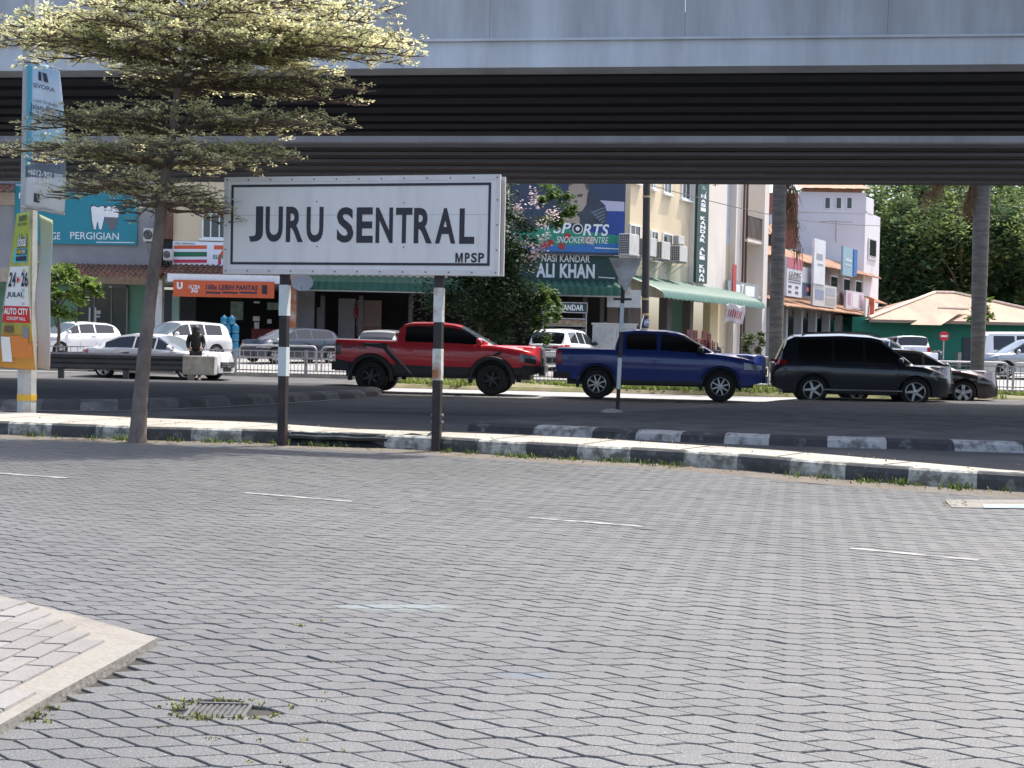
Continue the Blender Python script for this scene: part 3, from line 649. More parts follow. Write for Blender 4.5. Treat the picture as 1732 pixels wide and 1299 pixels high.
def front(c,h0=.62,h1=.8,lower=True):
    for sg in (-1,1): c.side('headlight',HLAMP,c.hl-.6,c.hl-.06,(h0+.06,h0),(h1+.06,h1-.1),.012,6,(sg,))
    c.end('grille',PLAST,-.45,.45,h0-.12,h0-.01,True,.03)
    if lower: c.end('air_intake',PLAST,-.55,.55,.27,.4,True,.03)
    plate(c,True,.42)
c=hatch(); p=P(126,570,56); t=c.make('white_car','small white hatchback parked nose out in front of the mint green shop',WCAR,(p.x,p.y,gz(p.y)),-128)
front(c,.64,.84); c.seams((-.5,.25,.95),.32); c.handles((-.4,.35),.9,WCAR); c.mirrors(.85,.98,WCAR)
c=suv(L=4.4,H=1.66); p=P(303,572,54); t=c.make('white_car','white SUV parked nose out beside the white pillar behind the saloon car',WCAR,(p.x,p.y,gz(p.y)),-128)
front(c,.68,.86); c.seams((-.7,.05,1.0),.36); c.handles((-.55,.22),.95,WCAR); c.mirrors(.85,1.06,WCAR)
c=hatch(L=4.2,H=1.48,W=.88); p=P(492,582,54.5); t=c.make('dark_car','dark navy car parked nose out in front of the orange shop banner',NAVY,(p.x,p.y,gz(p.y)),-135)
front(c,.62,.8); c.seams((-.5,.25,.95),.32); c.mirrors(.85,.96,NAVY)
for sg in (-1,1): c.side('chrome_strip',CHROME,c.hl-.5,c.hl-.02,.6,.64,.016,5,(sg,))
c=hatch(L=3.8,H=1.5); p=P(656,586,52); t=c.make('silver_car','silver hatchback parked behind the bed of the red pickup',SILV,(p.x,p.y,gz(p.y)),80); c.mirrors(.85,.96,SILV)
g=MB().tube([(-c.hl+.18,-.05,1.15),(-c.hl+.12,.3,1.05)],.012,5); g.build('wiper',BLK,t)
c=suv(L=4.5,H=1.69,W=.925); p=P(958,580,54.5); t=c.make('white_car','white SUV seen from behind, parked before the small green restaurant sign',WCAR,(p.x,p.y,gz(p.y)-.05),66)
c.seams((-.7,.05,1.0),.36); c.mirrors(.85,1.06,BLK)
for sg in (-1,1): c.side('tail_light',TLAMP,-2.25,-1.85,(.9,.96),(1.02,1.04),.012,5,(sg,))
c.end('tail_light',TLAMP,.35,.72,.86,.96,False,.03,both=True); c.end('trim_bar',PLAST,-.35,.35,.89,.94,False,.03); c.end('rear_bumper',PLAST,-.72,.72,.34,.5,False,.05); plate(c,False,.7,w=.24)
c.end('tailgate',WCAR,-.6,.6,.52,.84,False,.015)
c=Car(L=5.2,W=.92,rw=.38,wheels=(-1.5,1.5),tum=.32,gc=.4,bedm=PLAST,win=[(-2.3,-1.1),(-1,0),(.1,1.1)],ws=(.6,1.4),rg=(-2.58,-2.35),
  belt=[(-2.6,1.2),(1.3,1.15),(2.3,1.05),(2.6,.85)],roof=[(-2.6,1.2),(-2.35,1.7),(-2,1.76),(.3,1.76),(.6,1.7),(1.4,1.15)],bot=[(-2.6,.5),(2.6,.5)])
p=P(1528,580,68); t=c.make('pickup_truck','white pickup with a swirl decal on its tailgate parked far behind the black SUV',WCAR,(p.x,p.y,gz(p.y)),84,cat='pickup truck')
c.end('tail_light',TLAMP,.68,.84,.75,1.2,False,.03,both=True); c.end('rear_bumper',PLAST,-.85,.85,.45,.68,False,.07)
g=MB(); 
for i in range(9):
    a=i*.35; y=-.1+.06*i; z=.92+.1*math.sin(a*2); g.box(-2.66,-2.64,y,y+.09,z,z+.05+.03*math.sin(i*3))
g.build('decal',BLK,t)
c=suv(L=4.7,H=1.75); p=P(1494,583,73); t=c.make('dark_car','dark SUV parked beside the far white pickup, only its rear corner showing',BLACK,(p.x,p.y,gz(p.y)),80)
for sg in (-1,1): c.side('tail_light',TLAMP,-2.3,-2.0,.9,1.1,.012,4,(sg,))
c=hatch(H=1.56); p=P(1404,590,50); t=c.make('silver_car','silver car whose roof shows above the black SUV',SILV,(p.x,p.y,gz(p.y)),-5)
c=sedan(H=1.5); p=P(1490,600,57); t=c.make('silver_car','silver grey car between the black SUV and the far white pickup',SILV,(p.x,p.y,gz(p.y)),-20)
c.mirrors(.95,.96,SILV)
# white van
c=Car(L=4.8,W=.86,rw=.33,wheels=(-1.35,1.35),tum=.14,gc=.3,fr=.4,fa=.12,rr=.25,ra=.06,win=[(-2.0,-1.0),(-.9,.25),(.35,1.5)],ws=(1.65,2.2),rg=(-2.4,-2.3),
  belt=[(-2.4,1.05),(1.9,1.05),(2.25,.95),(2.4,.75)],roof=[(-2.4,1.05),(-2.34,1.75),(-2.15,1.93),(0,1.97),(1.4,1.93),(1.65,1.85),(2.2,1.0)],bot=[(-2.4,.35),(2.4,.35)])
p=P(1741,600,62); t=c.make('white_van','boxy white passenger van behind the metal railings on the right',WCAR,(p.x,p.y,gz(p.y)),0,cat='van')
c.seams((-.95,.3),.4)
c=suv(L=4.5,H=1.66); p=P(1742,615,54); t=c.make('silver_car','silver SUV parked across the front of the white van',SILV,(p.x,p.y,gz(p.y)),180); c.mirrors(.85,1.06,SILV)
front(c,.68,.86); c.seams((-.7,.05,1.0),.36)
# ---------------- overpass
CPA=mat('parapet_concrete',(.52,.555,.6),.85,var=.12,vs=.5,c2=(.25,.255,.26),cs=.9,cth=.55,cw=.2,bump=.15,bs=12,stretch=(1.3,1,.16))
CB=mat('bridge_concrete',(.6,.65,.7),.85,var=.1,vs=.5,c2=(.39,.41,.43),cs=.9,cth=.56,cw=.2,bump=.15,bs=12,stretch=(1.3,1,.22))
CU2=mat('far_soffit',(.012,.013,.018),.95,var=.3,vs=.6,stretch=(.1,1,1))  # far deck and girders, darker than the near soffit
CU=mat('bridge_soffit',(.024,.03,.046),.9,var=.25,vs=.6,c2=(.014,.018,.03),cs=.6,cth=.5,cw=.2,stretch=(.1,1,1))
t=thing('overpass','long grey concrete road bridge crossing the whole scene with dark beams underneath','bridge',(0,0,0),world=True)
VN=20.7; BR=Matrix.Rotation(TB,4,'Z')
def bb(mb,u0,u1,v0,v1,z0,z1): return mb.box(u0,u1,v0,v1,z0,z1)
U0,U1=-70,70
ZS=5.68
g=MB(BR)
for i in range(-22,23): bb(g,i*3.1+.002,i*3.1+3.098,VN+.03,VN+.4,ZS+.45,ZS+1.75)
g.build('parapet',CPA,t)
g=MB(BR); bb(g,U0,U1,VN-.02,VN+.5,ZS,ZS+.2); bb(g,U0,U1,VN,VN+.45,ZS+.2,ZS+.42); g.build('edge_beam',CB,t)
g=MB(BR); bb(g,U0,U1,VN-.05,VN+.3,ZS+.42,ZS+.46); g.build('ledge',CB,t)
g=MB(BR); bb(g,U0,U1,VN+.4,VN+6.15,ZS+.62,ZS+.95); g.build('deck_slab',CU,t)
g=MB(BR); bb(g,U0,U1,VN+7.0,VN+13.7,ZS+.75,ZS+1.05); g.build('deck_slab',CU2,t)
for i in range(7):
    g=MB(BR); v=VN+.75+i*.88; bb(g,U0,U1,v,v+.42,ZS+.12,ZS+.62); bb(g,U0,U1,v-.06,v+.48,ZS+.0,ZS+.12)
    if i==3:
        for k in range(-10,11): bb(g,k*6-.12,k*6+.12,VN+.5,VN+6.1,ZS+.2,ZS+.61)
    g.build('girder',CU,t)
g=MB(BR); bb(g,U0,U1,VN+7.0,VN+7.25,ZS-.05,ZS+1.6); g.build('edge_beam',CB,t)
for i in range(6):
    g=MB(BR); v=VN+7.9+i*1.12; bb(g,U0,U1,v,v+.5,ZS-.02,ZS+.08); bb(g,U0,U1,v+.1,v+.42,ZS+.08,ZS+.75); gd_=g.build('girder',CU2,t); g=MB(BR); bb(g,U0,U1,v-.015,v,ZS-.02,ZS+.05); g.build('lit_edge',mat('lit_edge_colour',(.42,.45,.5),.9,var=.2,vs=1,stretch=(.2,1,1)),gd_)  # pale front strip: light on the girder edge, put into its colour
g=MB(BR); bb(g,U0,U1,VN+13.45,VN+13.7,ZS+.2,ZS+2.4); g.build('parapet',CB,t)
for u in (-26,26):
    g=MB(BR); bb(g,u-.7,u+.7,VN+3,VN+10.5,0,ZS-.9); bb(g,u-.8,u+.8,VN+.6,VN+13.2,ZS-.9,ZS-.03); g.build('pier',CB,t)
# unseen slab added above the view, shaped to shade the lane behind the footpath
RZ=10.5; k=V((SUN.x/SUN.z,SUN.y/SUN.z,0))*RZ
g=MB(); xs=[-3+i*.7 for i in range(20)]; lo=[]
for x in xs: lo.append(V((x,max(yat(KB,x)+.05,yat(offs(KF,-.14),x)+.1),0))+k)
hi=[V((p.x,VN+1.5-p.x*.126,0)) for p in lo]
for i in range(len(xs)-1):
    a,b,c_,d=lo[i],lo[i+1],hi[i+1],hi[i]
    if a.y<d.y: g.slab([(q.x,q.y) for q in (a,b,c_,d)],RZ-.4,RZ)
g.build('shade_slab',CU,t)
# ---------------- place-name sign
YAW=-13
fs=Fr(P(617,380,14.9).x,14.9,YAW)
t=thing('place_sign','large white board reading JURU SENTRAL on two black and white banded posts','sign',(fs.o.x,fs.o.y,0),RD(YAW))
x0,z1=fs.uv(387,300); x1,_=fs.uv(848,380); z0=fs.uv(617,465)[1]; z1=fs.uv(617,300)[1]
BW=mat('sign_white',(.7,.69,.67),.4,var=.04,vs=1.5,c2=(.56,.55,.53),cs=2.6,cth=.66,cw=.14,stretch=(2,1,.35))
BWE=mat('sign_trim',(.62,.6,.58),.5,.1,var=.08)
NAVYB=mat('sign_black',(.02,.02,.03),.45,var=.1)
g=MB().box(x0,x1,-.1,-.07,z0,z1); bo=g.build('front_board',BW,t)
g=MB()
for a,b,c_,d in ((x0-.005,x1+.005,z1-.055,z1+.004),(x0-.005,x1+.005,z0-.004,z0+.055),(x0-.005,x0+.045,z0+.055,z1-.055),(x1-.045,x1+.005,z0+.055,z1-.055)): g.box(a,b,-.107,-.066,c_,d)
g.build('trim',BWE,bo)
g=MB().box(x0+.01,x1+.02,.07,.1,z0,z1); g.build('back_board',BWE,t)
g=MB().box(x0+.04,x1-.02,-.066,.066,z0+.03,z1-.03); g.build('frame',BLK,t)
g=MB(); i0,i1,j0,j1=x0+.085,x1-.1,z0+.105,z1-.085; b_=.028
for a,b,c_,d in ((i0,i1,j1-b_,j1),(i0,i1,j0,j0+b_),(i0,i0+b_,j0+b_,j1-b_),(i1-b_,i1,j0+b_,j1-b_)): g.box(a,b,-.106,-.1,c_,d)
g.build('border',NAVYB,bo)
def tr(a,b,c_,d): 
    q=fs.rect(a,b,c_,d,.1); return q
g=MB(); q=tr(421,349,548,411); 
def word(s,px0,pya,px1,pyb):
    n_=len(s); a=fs.uv(px0,(pya+pyb)/2,.1)[0]; b=fs.uv(px1,(pya+pyb)/2,.1)[0]; zz0=fs.uv((px0+px1)/2,pyb,.1)[1]; zz1=fs.uv((px0+px1)/2,pya,.1)[1]
    g.text(s,a,b,zz0,zz1,-.1035,.03)
for ch,p0_,p1_ in zip('JURUSENTRAL',(150,250,375,500,685,805,922,1045,1155,1285,1433),(235,355,480,603,787,905,1027,1145,1267,1410,1525)):
    k_=(p0_-150)/1375; word(ch,380+p0_/3.608,280+(249+k_*13)/3.608,380+p1_/3.608,280+(465+k_*14)/3.608)
for ch,p0_,p1_ in zip('MPSP',(1408,1466,1504,1548),(1454,1496,1540,1584)): word(ch,380+p0_/3.608,280+533/3.608,380+p1_/3.608,280+592/3.608)
g.build('lettering',NAVYB,bo)
g=MB()
for i in range(13):
    x=x0+.03+(x1-x0-.06)*i/12
    for z in (z0+.03,z1-.03): g.disc(x,z,.009,-.112,-.107,8)
for i in range(1,4):
    for x in (x0+.022,x1-.022): g.disc(x,z0+(z1-z0)*i/4,.009,-.112,-.107,8)
for px,py in ((536,341),(536,417),(683,343),(683,418)):
    a,b=fs.uv(px,py,.1); g.disc(a,b,.008,-.104,-.1,8)
g.build('rivets',mat('rivet',(.1,.09,.08),.5,.4),bo)
a,b=fs.uv(617,364,.1)
MB().box(x0+.09,x1-.11,-.1012,-.1,b,b+.006).build('panel_seam',mat('seam_grey',(.42,.44,.46),.6),bo)
PB=mat('post_brown_black',(.025,.02,.02),.6,var=.3,vs=8,c2=(.05,.025,.018),cs=4,cth=.62,cw=.08)
PW=mat('post_white',(.58,.63,.62),.6,var=.06,vs=8,c2=(.35,.15,.05),cs=3,cth=.70,cw=.04)
PR=mat('post_white_rusty',(.58,.6,.56),.6,var=.08,vs=8,c2=(.3,.11,.035),cs=3.2,cth=.56,cw=.09)
for px,bands,wm in ((478,(482,534,587,636),PW),(739,(487,545,590,643),PR)):
    xx=fs.uv(px+2,600)[0]; zs=[fs.uv(px+2,y)[1] for y in bands]; w_=.048
    po=MB().box(xx-w_,xx+w_,-w_,w_,-.1,z1-.1).build('post',PB,t,bevel=.006)
    for a,b in ((zs[1],zs[0]),(zs[3],zs[2])): MB().box(xx-w_-.003,xx+w_+.003,-w_-.003,w_+.003,a,b).build('white_band',wm,po)
    if px>600:
        g=MB()
        for z in (.42,.34):
            g.tube([(xx-.07,0,z),(xx+.07,0,z)],.009,6); g.tube([(xx+.062,0,z),(xx+.075,0,z)],.018,6)
        g.build('bolts',STEEL,po)
# crash-barrier offcut lying against the kerb
pa,pb=G(486,756),G(728,764); L_=(pb-pa).length
t=thing('barrier_offcut','bent black length of crash barrier lying against the kerb between the sign posts','barrier piece',(pa.x,pa.y+.22,0),math.atan2(pb.y-pa.y,pb.x-pa.x))
g=MB(); vs=[]; nn=26; prof=[(.02,.005),(.06,.02),(.02,.05),(.0,.075),(.055,.09),(.06,.12),(.0,.135),(-.005,.16)]
for i in range(nn+1):
    f=i/nn; lift=.09*max(0,(f-.68)/.32)**2; sq=1-.55*max(0,(f-.86)/.14)
    for y,z in prof: vs.append((f*L_,-y+.02*math.sin(f*9),z*sq+lift+.004*math.sin(f*23)))
m_=len(prof); g.add(vs,[(i*m_+k,i*m_+m_+k,i*m_+m_+k+1,i*m_+k+1) for i in range(nn) for k in range(m_-1)])
g.build('beam',mat('dull_black_metal',(.025,.03,.032),.45,.4,var=.4,vs=6,c2=(.09,.1,.1),cs=5,cth=.6,cw=.1),t,smooth=50)
g=MB(); g.add([(L_*.9,-.07,.0),(L_*.99,-.04,.02),(L_*1.0,-.01,.22),(L_*.93,-.07,.12)],[(0,1,2,3)]); g.blob((L_*.86,-.1,.03),(.06,.04,.03)); g.build('torn_end',mat('torn_metal',(.2,.22,.22),.4,.5,var=.3),t)
# ---------------- lamp post with its banners
pb=G(45,697,KH); 
t=thing('lamp_post','pale grey octagonal concrete street pole with a yellow band standing on the footpath','street pole',(pb.x,pb.y,KH))
CP=mat('pole_concrete',(.42,.44,.44),.8,var=.12,vs=5,c2=(.28,.27,.24),cs=6,cth=.6,cw=.1,bump=.2)
lean=.0
g=MB().tube([(0,0,-.05),(0,0,3),(0,0,9.5)],[.135,.12,.085],8); g.build('pole',CP,t,smooth=20)
zb=P(45,672,pb.y).z-KH
g=MB().tube([(0,0,zb-.045),(0,0,zb+.045)],.139,8); bd=g.build('yellow_band',mat('yellow_band',(.6,.36,.04),.6,var=.15,vs=10),t)
MB().add([(-.02,-.1305,zb-.02),(.025,-.1305,zb-.02),(.002,-.1305,zb+.02)],[(0,1,2)]).build('mark',BLK,bd)
def cloth(name,pts_fn,nu,nv,m,parent,thick=.006):
    g=MB(); vs=[pts_fn(i/nu,j/nv) for j in range(nv+1) for i in range(nu+1)]
    g.add(vs,[(j*(nu+1)+i,j*(nu+1)+i+1,(j+1)*(nu+1)+i+1,(j+1)*(nu+1)+i) for j in range(nv) for i in range(nu)])
    o=g.build(name,m,parent,smooth=60); s=o.modifiers.new('thickness','SOLIDIFY'); s.thickness=thick; return o
def ramp(m,stops,axis=2,lo=0,hi=1,con=False):       # printed bands of colour running down a banner
    n=m.node_tree.nodes; L=m.node_tree.links; tc=n.new('ShaderNodeTexCoord'); sp=n.new('ShaderNodeSeparateXYZ'); L.new(tc.outputs['Object'],sp.inputs[0])
    mr=n.new('ShaderNodeMapRange'); mr.inputs[1].default_value=lo; mr.inputs[2].default_value=hi; L.new(sp.outputs[axis],mr.inputs[0])
    rp=n.new('ShaderNodeValToRGB'); L.new(mr.outputs[0],rp.inputs[0]); e=rp.color_ramp.elements
    if con: rp.color_ramp.interpolation='CONSTANT'
    while len(e)<len(stops): e.new(.5)
    for q,(p_,c_) in zip(e,stops): q.position=p_; q.color=(*c_,1)
    b=n['Principled BSDF']; L.new(rp.outputs[0],b.inputs['Base Color'])
# upper banner, bowed by the wind
by=pb.y-.16
def Q(px,py,Y=by): return P(px,py,Y)
TL,TR,BL,BRt=Q(46,101),Q(100,117),Q(42,350),Q(106,362)
t=thing('pole_banner','tall blue and white cloth banner with phone numbers hanging from the concrete pole','banner',tuple(BL),world=True)
def upp(u,v):
    l=TL.lerp(BL,v); r=TR.lerp(BRt,v)+V((.09*math.sin(v*math.pi*.9),0,0)); p=l.lerp(r,u); p.y+=-.05*math.sin(v*3.1)*u+.025*math.sin(u*9+v*3); return p
m=mat('banner_cloth',(.6,.7,.78),.7,var=0,trans=.35); zt,zl=TL.z,BL.z
ramp(m,[(0,(.62,.62,.6)),(.21,(.62,.62,.6)),(.215,(.02,.035,.09)),(.44,(.02,.035,.09)),(.445,(.25,.55,.68)),(.6,(.5,.65,.75)),(.8,(.62,.7,.8)),(1,(.3,.52,.72))],2,0,1)
for n_ in m.node_tree.nodes:
    if n_.type=='MAP_RANGE': n_.inputs[1].default_value=zl-.03; n_.inputs[2].default_value=zt
bc=cloth('cloth',upp,12,40,m,t)
def ontext(s,v0,v1,u0,u1,m_,bold=.01,nm='lettering',fn=upp,par=None,off=.03,shear=0):
    vs,fs_=textmesh(s,bold,shear); g=MB(); g.add([fn(u0+a*(u1-u0),v1+b*(v0-v1))+V((0,-off,0)) for a,b in vs],fs_); return g.build(nm,m_,par)
INK=mat('navy_ink',(.02,.025,.06),.6,var=0)
ontext('SEVORA',.145,.175,.18,.8,INK,par=bc); ontext('Lokasi Strategik',.25,.28,.2,.85,INK,0,par=bc); ontext('Jalan Song',.285,.335,.1,.95,INK,.01,par=bc); ontext('Ban Kheng',.345,.395,.1,.95,INK,.01,par=bc)
ontext('+6012-902 3005',.735,.775,.08,.95,LETTER,.01,par=bc); ontext('+6016-557 2780',.785,.825,.08,.95,LETTER,.01,par=bc); ontext('www.sevora',.84,.86,.25,.75,LETTER,0,par=bc)
def patch(u0,u1,v0,v1,m_,nm,fn,par,off=.025,sl=0):
    g=MB(); nv=6; g.add([fn(u+sl*(j/nv),v0+(v1-v0)*j/nv)+V((0,-off,0)) for j in range(nv+1) for u in (u0,u1)],[(2*j,2*j+1,2*j+3,2*j+2) for j in range(nv)]); return g.build(nm,m_,par)
patch(.36,.46,.06,.12,INK,'emblem',upp,bc); patch(.5,.62,.06,.12,INK,'emblem',upp,bc,sl=.03); patch(.25,.38,.895,.955,INK,'emblem',upp,bc)
patch(0,.14,.03,.72,mat('teal_edge',(.12,.45,.58),.7,var=0,trans=.3),'side_stripe',upp,bc,.018)
for k in range(6): patch(.3+k*.1,.36+k*.1,.62+.02*(k%3),.70,mat('tower_print',(.12,.16,.25),.7,var=.1),'tower_print',upp,bc,.022)
g=MB().tube([TL+V((-.1,0,.02)),TR+V((.03,0,-.01))],.012,6); g.tube([BL+V((-.05,0,0)),BRt+V((.03,0,0))],.018,6); g.build('rod',STEEL,t)
# lower banners strapped round the pole
by2=pb.y-.2
YEL=mat('event_print',(.5,.5,.1),.6,var=0,trans=.2)
c4=[Q(26,361,by2),Q(52,358,by2),Q(-4,621,by2),Q(62,626,by2)]
def low(u,v):
    p=c4[0].lerp(c4[2],v).lerp(c4[1].lerp(c4[3],v),u); p.y+=.05*math.cos(u*3.14)+.02*math.sin(v*7); p.x-=.03*math.sin(v*math.pi); return p
t=thing('event_banner','yellow green event banner with big dates 24 and 26 JULAI strapped to the concrete pole','banner',tuple(c4[2]),world=True)
ramp(YEL,[(0,(.62,.3,.05)),(.16,(.55,.24,.05)),(.3,(.4,.42,.1)),(.33,(.62,.64,.66)),(.68,(.5,.5,.12)),(.85,(.42,.52,.08)),(1,(.5,.6,.12))],2,0,1)
for n_ in YEL.node_tree.nodes:
    if n_.type=='MAP_RANGE': n_.inputs[1].default_value=c4[2].z; n_.inputs[2].default_value=c4[0].z
bc=cloth('cloth',low,10,40,YEL,t)
REDP=mat('red_print',(.55,.02,.02),.6,var=0); WP=mat('white_print',(.7,.72,.72),.6,var=0); ORP=mat('orange_print',(.6,.2,.04),.6,var=0); TEALP=mat('teal_print',(.1,.45,.5),.6,var=0)
patch(.06,.96,.345,.6,WP,'date_panel',low,bc,.015); patch(0.02,.98,.6,.705,REDP,'venue_panel',low,bc,.018)
K=dict(fn=low,par=bc)
ontext('EKSPO',.02,.055,.25,.85,INK,.04,**K); ontext('PERABOT & HARTANAH',.065,.085,.2,.85,INK,.02,**K)
patch(.15,.9,.23,.32,TEALP,'ribbon_print',low,bc,.015); patch(.28,.85,.235,.27,INK,'name_panel',low,bc,.02); patch(.3,.85,.28,.31,INK,'name_panel',low,bc,.02)
ontext('ideal',.14,.225,.32,.88,INK,.09,**K,off=.028); ontext('ideal',.147,.219,.34,.86,WP,.02,**K,off=.036)
ontext('HOME',.24,.265,.31,.6,mat('yellow_print',(.65,.5,.03),.6,var=0),.03,**K,off=.036); ontext('EXPO',.24,.265,.63,.83,WP,.03,**K,off=.036)
ontext('24',.38,.475,.1,.4,INK,.03,**K,off=.03); ontext('26',.38,.475,.66,.95,INK,.03,**K,off=.03); ontext('JULAI',.51,.55,.1,.72,INK,.03,**K,off=.03)
g=MB(); g.add([low(.46,.41)+V((0,-.03,0)),low(.6,.43)+V((0,-.03,0)),low(.46,.455)+V((0,-.03,0))],[(0,1,2)]); g.build('arrow',REDP,bc)
ontext('AUTO CITY',.612,.655,.06,.95,WP,.04,**K,off=.036); ontext('CONCEPT HALL',.668,.69,.18,.85,WP,.02,**K,off=.036)
g=MB(); 
for (u0,u1,v0,v1) in ((.1,.5,.83,.93),(.5,.92,.83,.93),(.12,.88,.79,.85),(.05,.15,.84,.93),(.86,.97,.84,.93)): 
    nv=3; g.add([low(u,v0+(v1-v0)*j/nv)+V((0,-.02-.002*u0,0)) for j in range(nv+1) for u in (u0,u1)],[(2*j,2*j+1,2*j+3,2*j+2) for j in range(nv)])
g.build('sofa_print',ORP,bc); patch(.02,.3,.8,.96,WP,'throw_print',low,bc,.03,sl=.08); patch(.1,.4,.73,.77,mat('brown_print',(.12,.08,.05),.6,var=.3,vs=30),'shelf_print',low,bc,.024); patch(.72,.9,.73,.8,mat('grey_print',(.2,.22,.25),.6,var=.2),'window_print',low,bc,.024)
c5=[Q(66,362,by2+.1),Q(86,372,by2+.1),Q(60,622,by2+.1),Q(82,626,by2+.1)]
def low2(u,v):
    p=c5[0].lerp(c5[2],v).lerp(c5[1].lerp(c5[3],v),u); p.y+=.05*u+.03*math.sin(v*9+u*2); p.x+=.015*math.sin(v*8); return p
t=thing('event_banner','faded reverse of a pale banner curling on the right side of the concrete pole','banner',tuple(c5[2]),world=True)
m=mat('faded_print',(.5,.52,.5),.7,var=0,trans=.3); ramp(m,[(0,(.5,.42,.38)),(.25,(.58,.55,.56)),(.5,(.55,.55,.6)),(.7,(.4,.5,.5)),(1,(.45,.52,.3))],2,0,1)
for n_ in m.node_tree.nodes:
    if n_.type=='MAP_RANGE': n_.inputs[1].default_value=c5[2].z; n_.inputs[2].default_value=c5[0].z
cloth('cloth',low2,8,30,m,t)
# ---------------- give-way sign seen from behind
pb=G(1044,708); pz=.11
t=thing('traffic_sign','back of a triangular sign on a thin banded pole on the dark island','road sign',(pb.x,pb.y,pz),RD(0))
top=P(1056,437,pb.y); lx=top.x-pb.x; H_=top.z-pz
def zz(py): return P(1050,py,pb.y).z-pz
def xx_(z): return lx*z/H_
po=MB().tube([(0,0,-.1),(lx,0,H_)],.036,10).build('pole',PB,t,smooth=40)
for a,b in ((513,561),(605,658)):
    z0_,z1_=zz(b),zz(a); MB().tube([(xx_(z0_),0,z0_),(xx_(z1_),0,z1_)],.039,10).build('white_band',PW,po,smooth=40)
g=MB(); a,b,c_=[P(q[0],q[1],pb.y)-V((pb.x,pb.y,pz)) for q in ((1029,436),(1086,437),(1057,492))]
g.prism([(a.x,a.z),(b.x,b.z),(c_.x+.02,c_.z),(c_.x-.02,c_.z)],-.065,-.05); so_=g.build('plate',mat('plate_back',(.4,.41,.4),.55,.3,var=.15,vs=5,c2=(.25,.23,.2),cs=3),t,bevel=.01)
g=MB()
for py in (453,506):
    z=zz(py); g.box(xx_(z)-.16,xx_(z)+.16,-.048,.03,z-.02,z+.02)
g.build('bracket',PB,t); MB().blob((-.1,0,0),(.2,.15,.07)).build('footing',CONC,t,smooth=50)
# ---------------- guard rail with its concrete end block
Yg=40.2; t0=P(-160,610,Yg); t1=P(366,610,Yg); gd=gz(Yg)
t=thing('guard_rail','dark corrugated steel guard rail ending in a grey concrete block on the dark island','guard rail',(t0.x,Yg,gd),world=True)
RAILM=mat('dark_rail',(.045,.05,.058),.4,.6,var=.2,vs=3)
zc=P(220,612,Yg).z; a=t0.x; b=P(312,610,Yg).x
g=MB(); prof=[(0,-.26),(-.07,-.2),(-.07,-.12),(0,-.05),(0,.05),(-.07,.12),(-.07,.2),(0,.26)]
g.add([(x,Yg+y,zc+z) for x in (a,b) for y,z in prof],[(k,k+1,k+9,k+8) for k in range(7)]); g.build('beam',RAILM,t,smooth=40)
for px in (-120,-10,102,212):
    x=P(px,620,Yg).x; MB().box(x-.08,x+.08,Yg+.02,Yg+.14,gd-.1,zc+.3).build('post',RAILM,t)
x0b,x1b=P(312,610,Yg).x,P(366,610,Yg).x
g=MB().box(x0b,x1b,Yg-.25,Yg+.15,P(340,634,Yg).z,P(340,602,Yg).z); g.box(P(318,0+640,Yg).x,P(328,640,Yg).x,Yg-.1,Yg+.1,gd-.1,P(340,634,Yg).z)
g.build('end_block',mat('block_concrete',(.3,.3,.28),.9,var=.2,vs=4,c2=(.2,.19,.17),cs=3,cth=.55,cw=.1),t,bevel=.03)
# ---------------- person behind the guard rail
pp=P(331,600,40.9); h0=gz(40.9)
t=thing('person','person in black jacket and dark trousers standing behind the end of the guard rail','person',(pp.x,40.9,h0),RD(12))
def skin(name,vs,es,rs,m,par,lv=2):
    me=bpy.data.meshes.new(name); me.from_pydata(vs,es,[]); o=bpy.data.objects.new(name,me); COL.objects.link(o); me.materials.append(m)
    sk_=o.modifiers.new('skin','SKIN'); sk_.use_smooth_shade=True; s=o.modifiers.new('sub','SUBSURF'); s.levels=s.render_levels=lv
    if not me.skin_vertices: me.skin_vertices.new()
    d=me.skin_vertices[0].data
    for q,r in zip(d,rs): q.radius=(r,r) if not isinstance(r,tuple) else r
    d[0].use_root=True; o.parent=par; return o
SKINM=mat('skin',(.3,.17,.11),.6,var=.05)
JK=mat('black_jacket',(.012,.012,.014),.85,var=.3,vs=9); TRS=mat('dark_trousers',(.03,.03,.035),.9,var=.2); HAIR=mat('dark_hair',(.012,.009,.008),.6,var=.3,vs=40)
bo=skin('body',[(0,0,.92),(0,0,1.12),(0,.01,1.32),(0,.01,1.44),(0,0,1.52),(0,-.02,1.62),(.18,.01,1.4),(.24,0,1.15),(.19,-.17,1.0),(.12,-.24,1.02),(-.18,.01,1.4),(-.24,0,1.15),(-.19,-.17,1.0),(-.12,-.24,1.02),(.1,0,.85),(.11,-.02,.48),(.12,.02,.08),(.13,-.12,.04),(-.1,0,.85),(-.1,-.03,.48),(-.11,.02,.08),(-.13,-.12,.04)],
 [(0,1),(1,2),(2,3),(3,4),(4,5),(3,6),(6,7),(7,8),(8,9),(3,10),(10,11),(11,12),(12,13),(0,14),(14,15),(15,16),(16,17),(0,18),(18,19),(19,20),(20,21)],
 [.11,.1,.11,.09,.055,(.085,.1),.05,.042,.04,.035,.05,.042,.04,.035,.09,.062,.045,.045,.09,.062,.045,.045],SKINM,t)
skin('jacket',[(0,0,.88),(0,0,1.12),(0,.01,1.32),(0,.01,1.45),(.19,.01,1.4),(.25,0,1.15),(.2,-.16,1.01),(-.19,.01,1.4),(-.25,0,1.15),(-.2,-.16,1.01)],[(0,1),(1,2),(2,3),(3,4),(4,5),(5,6),(3,7),(7,8),(8,9)],[.175,.165,.185,.12,.085,.07,.056,.085,.07,.056],JK,t)
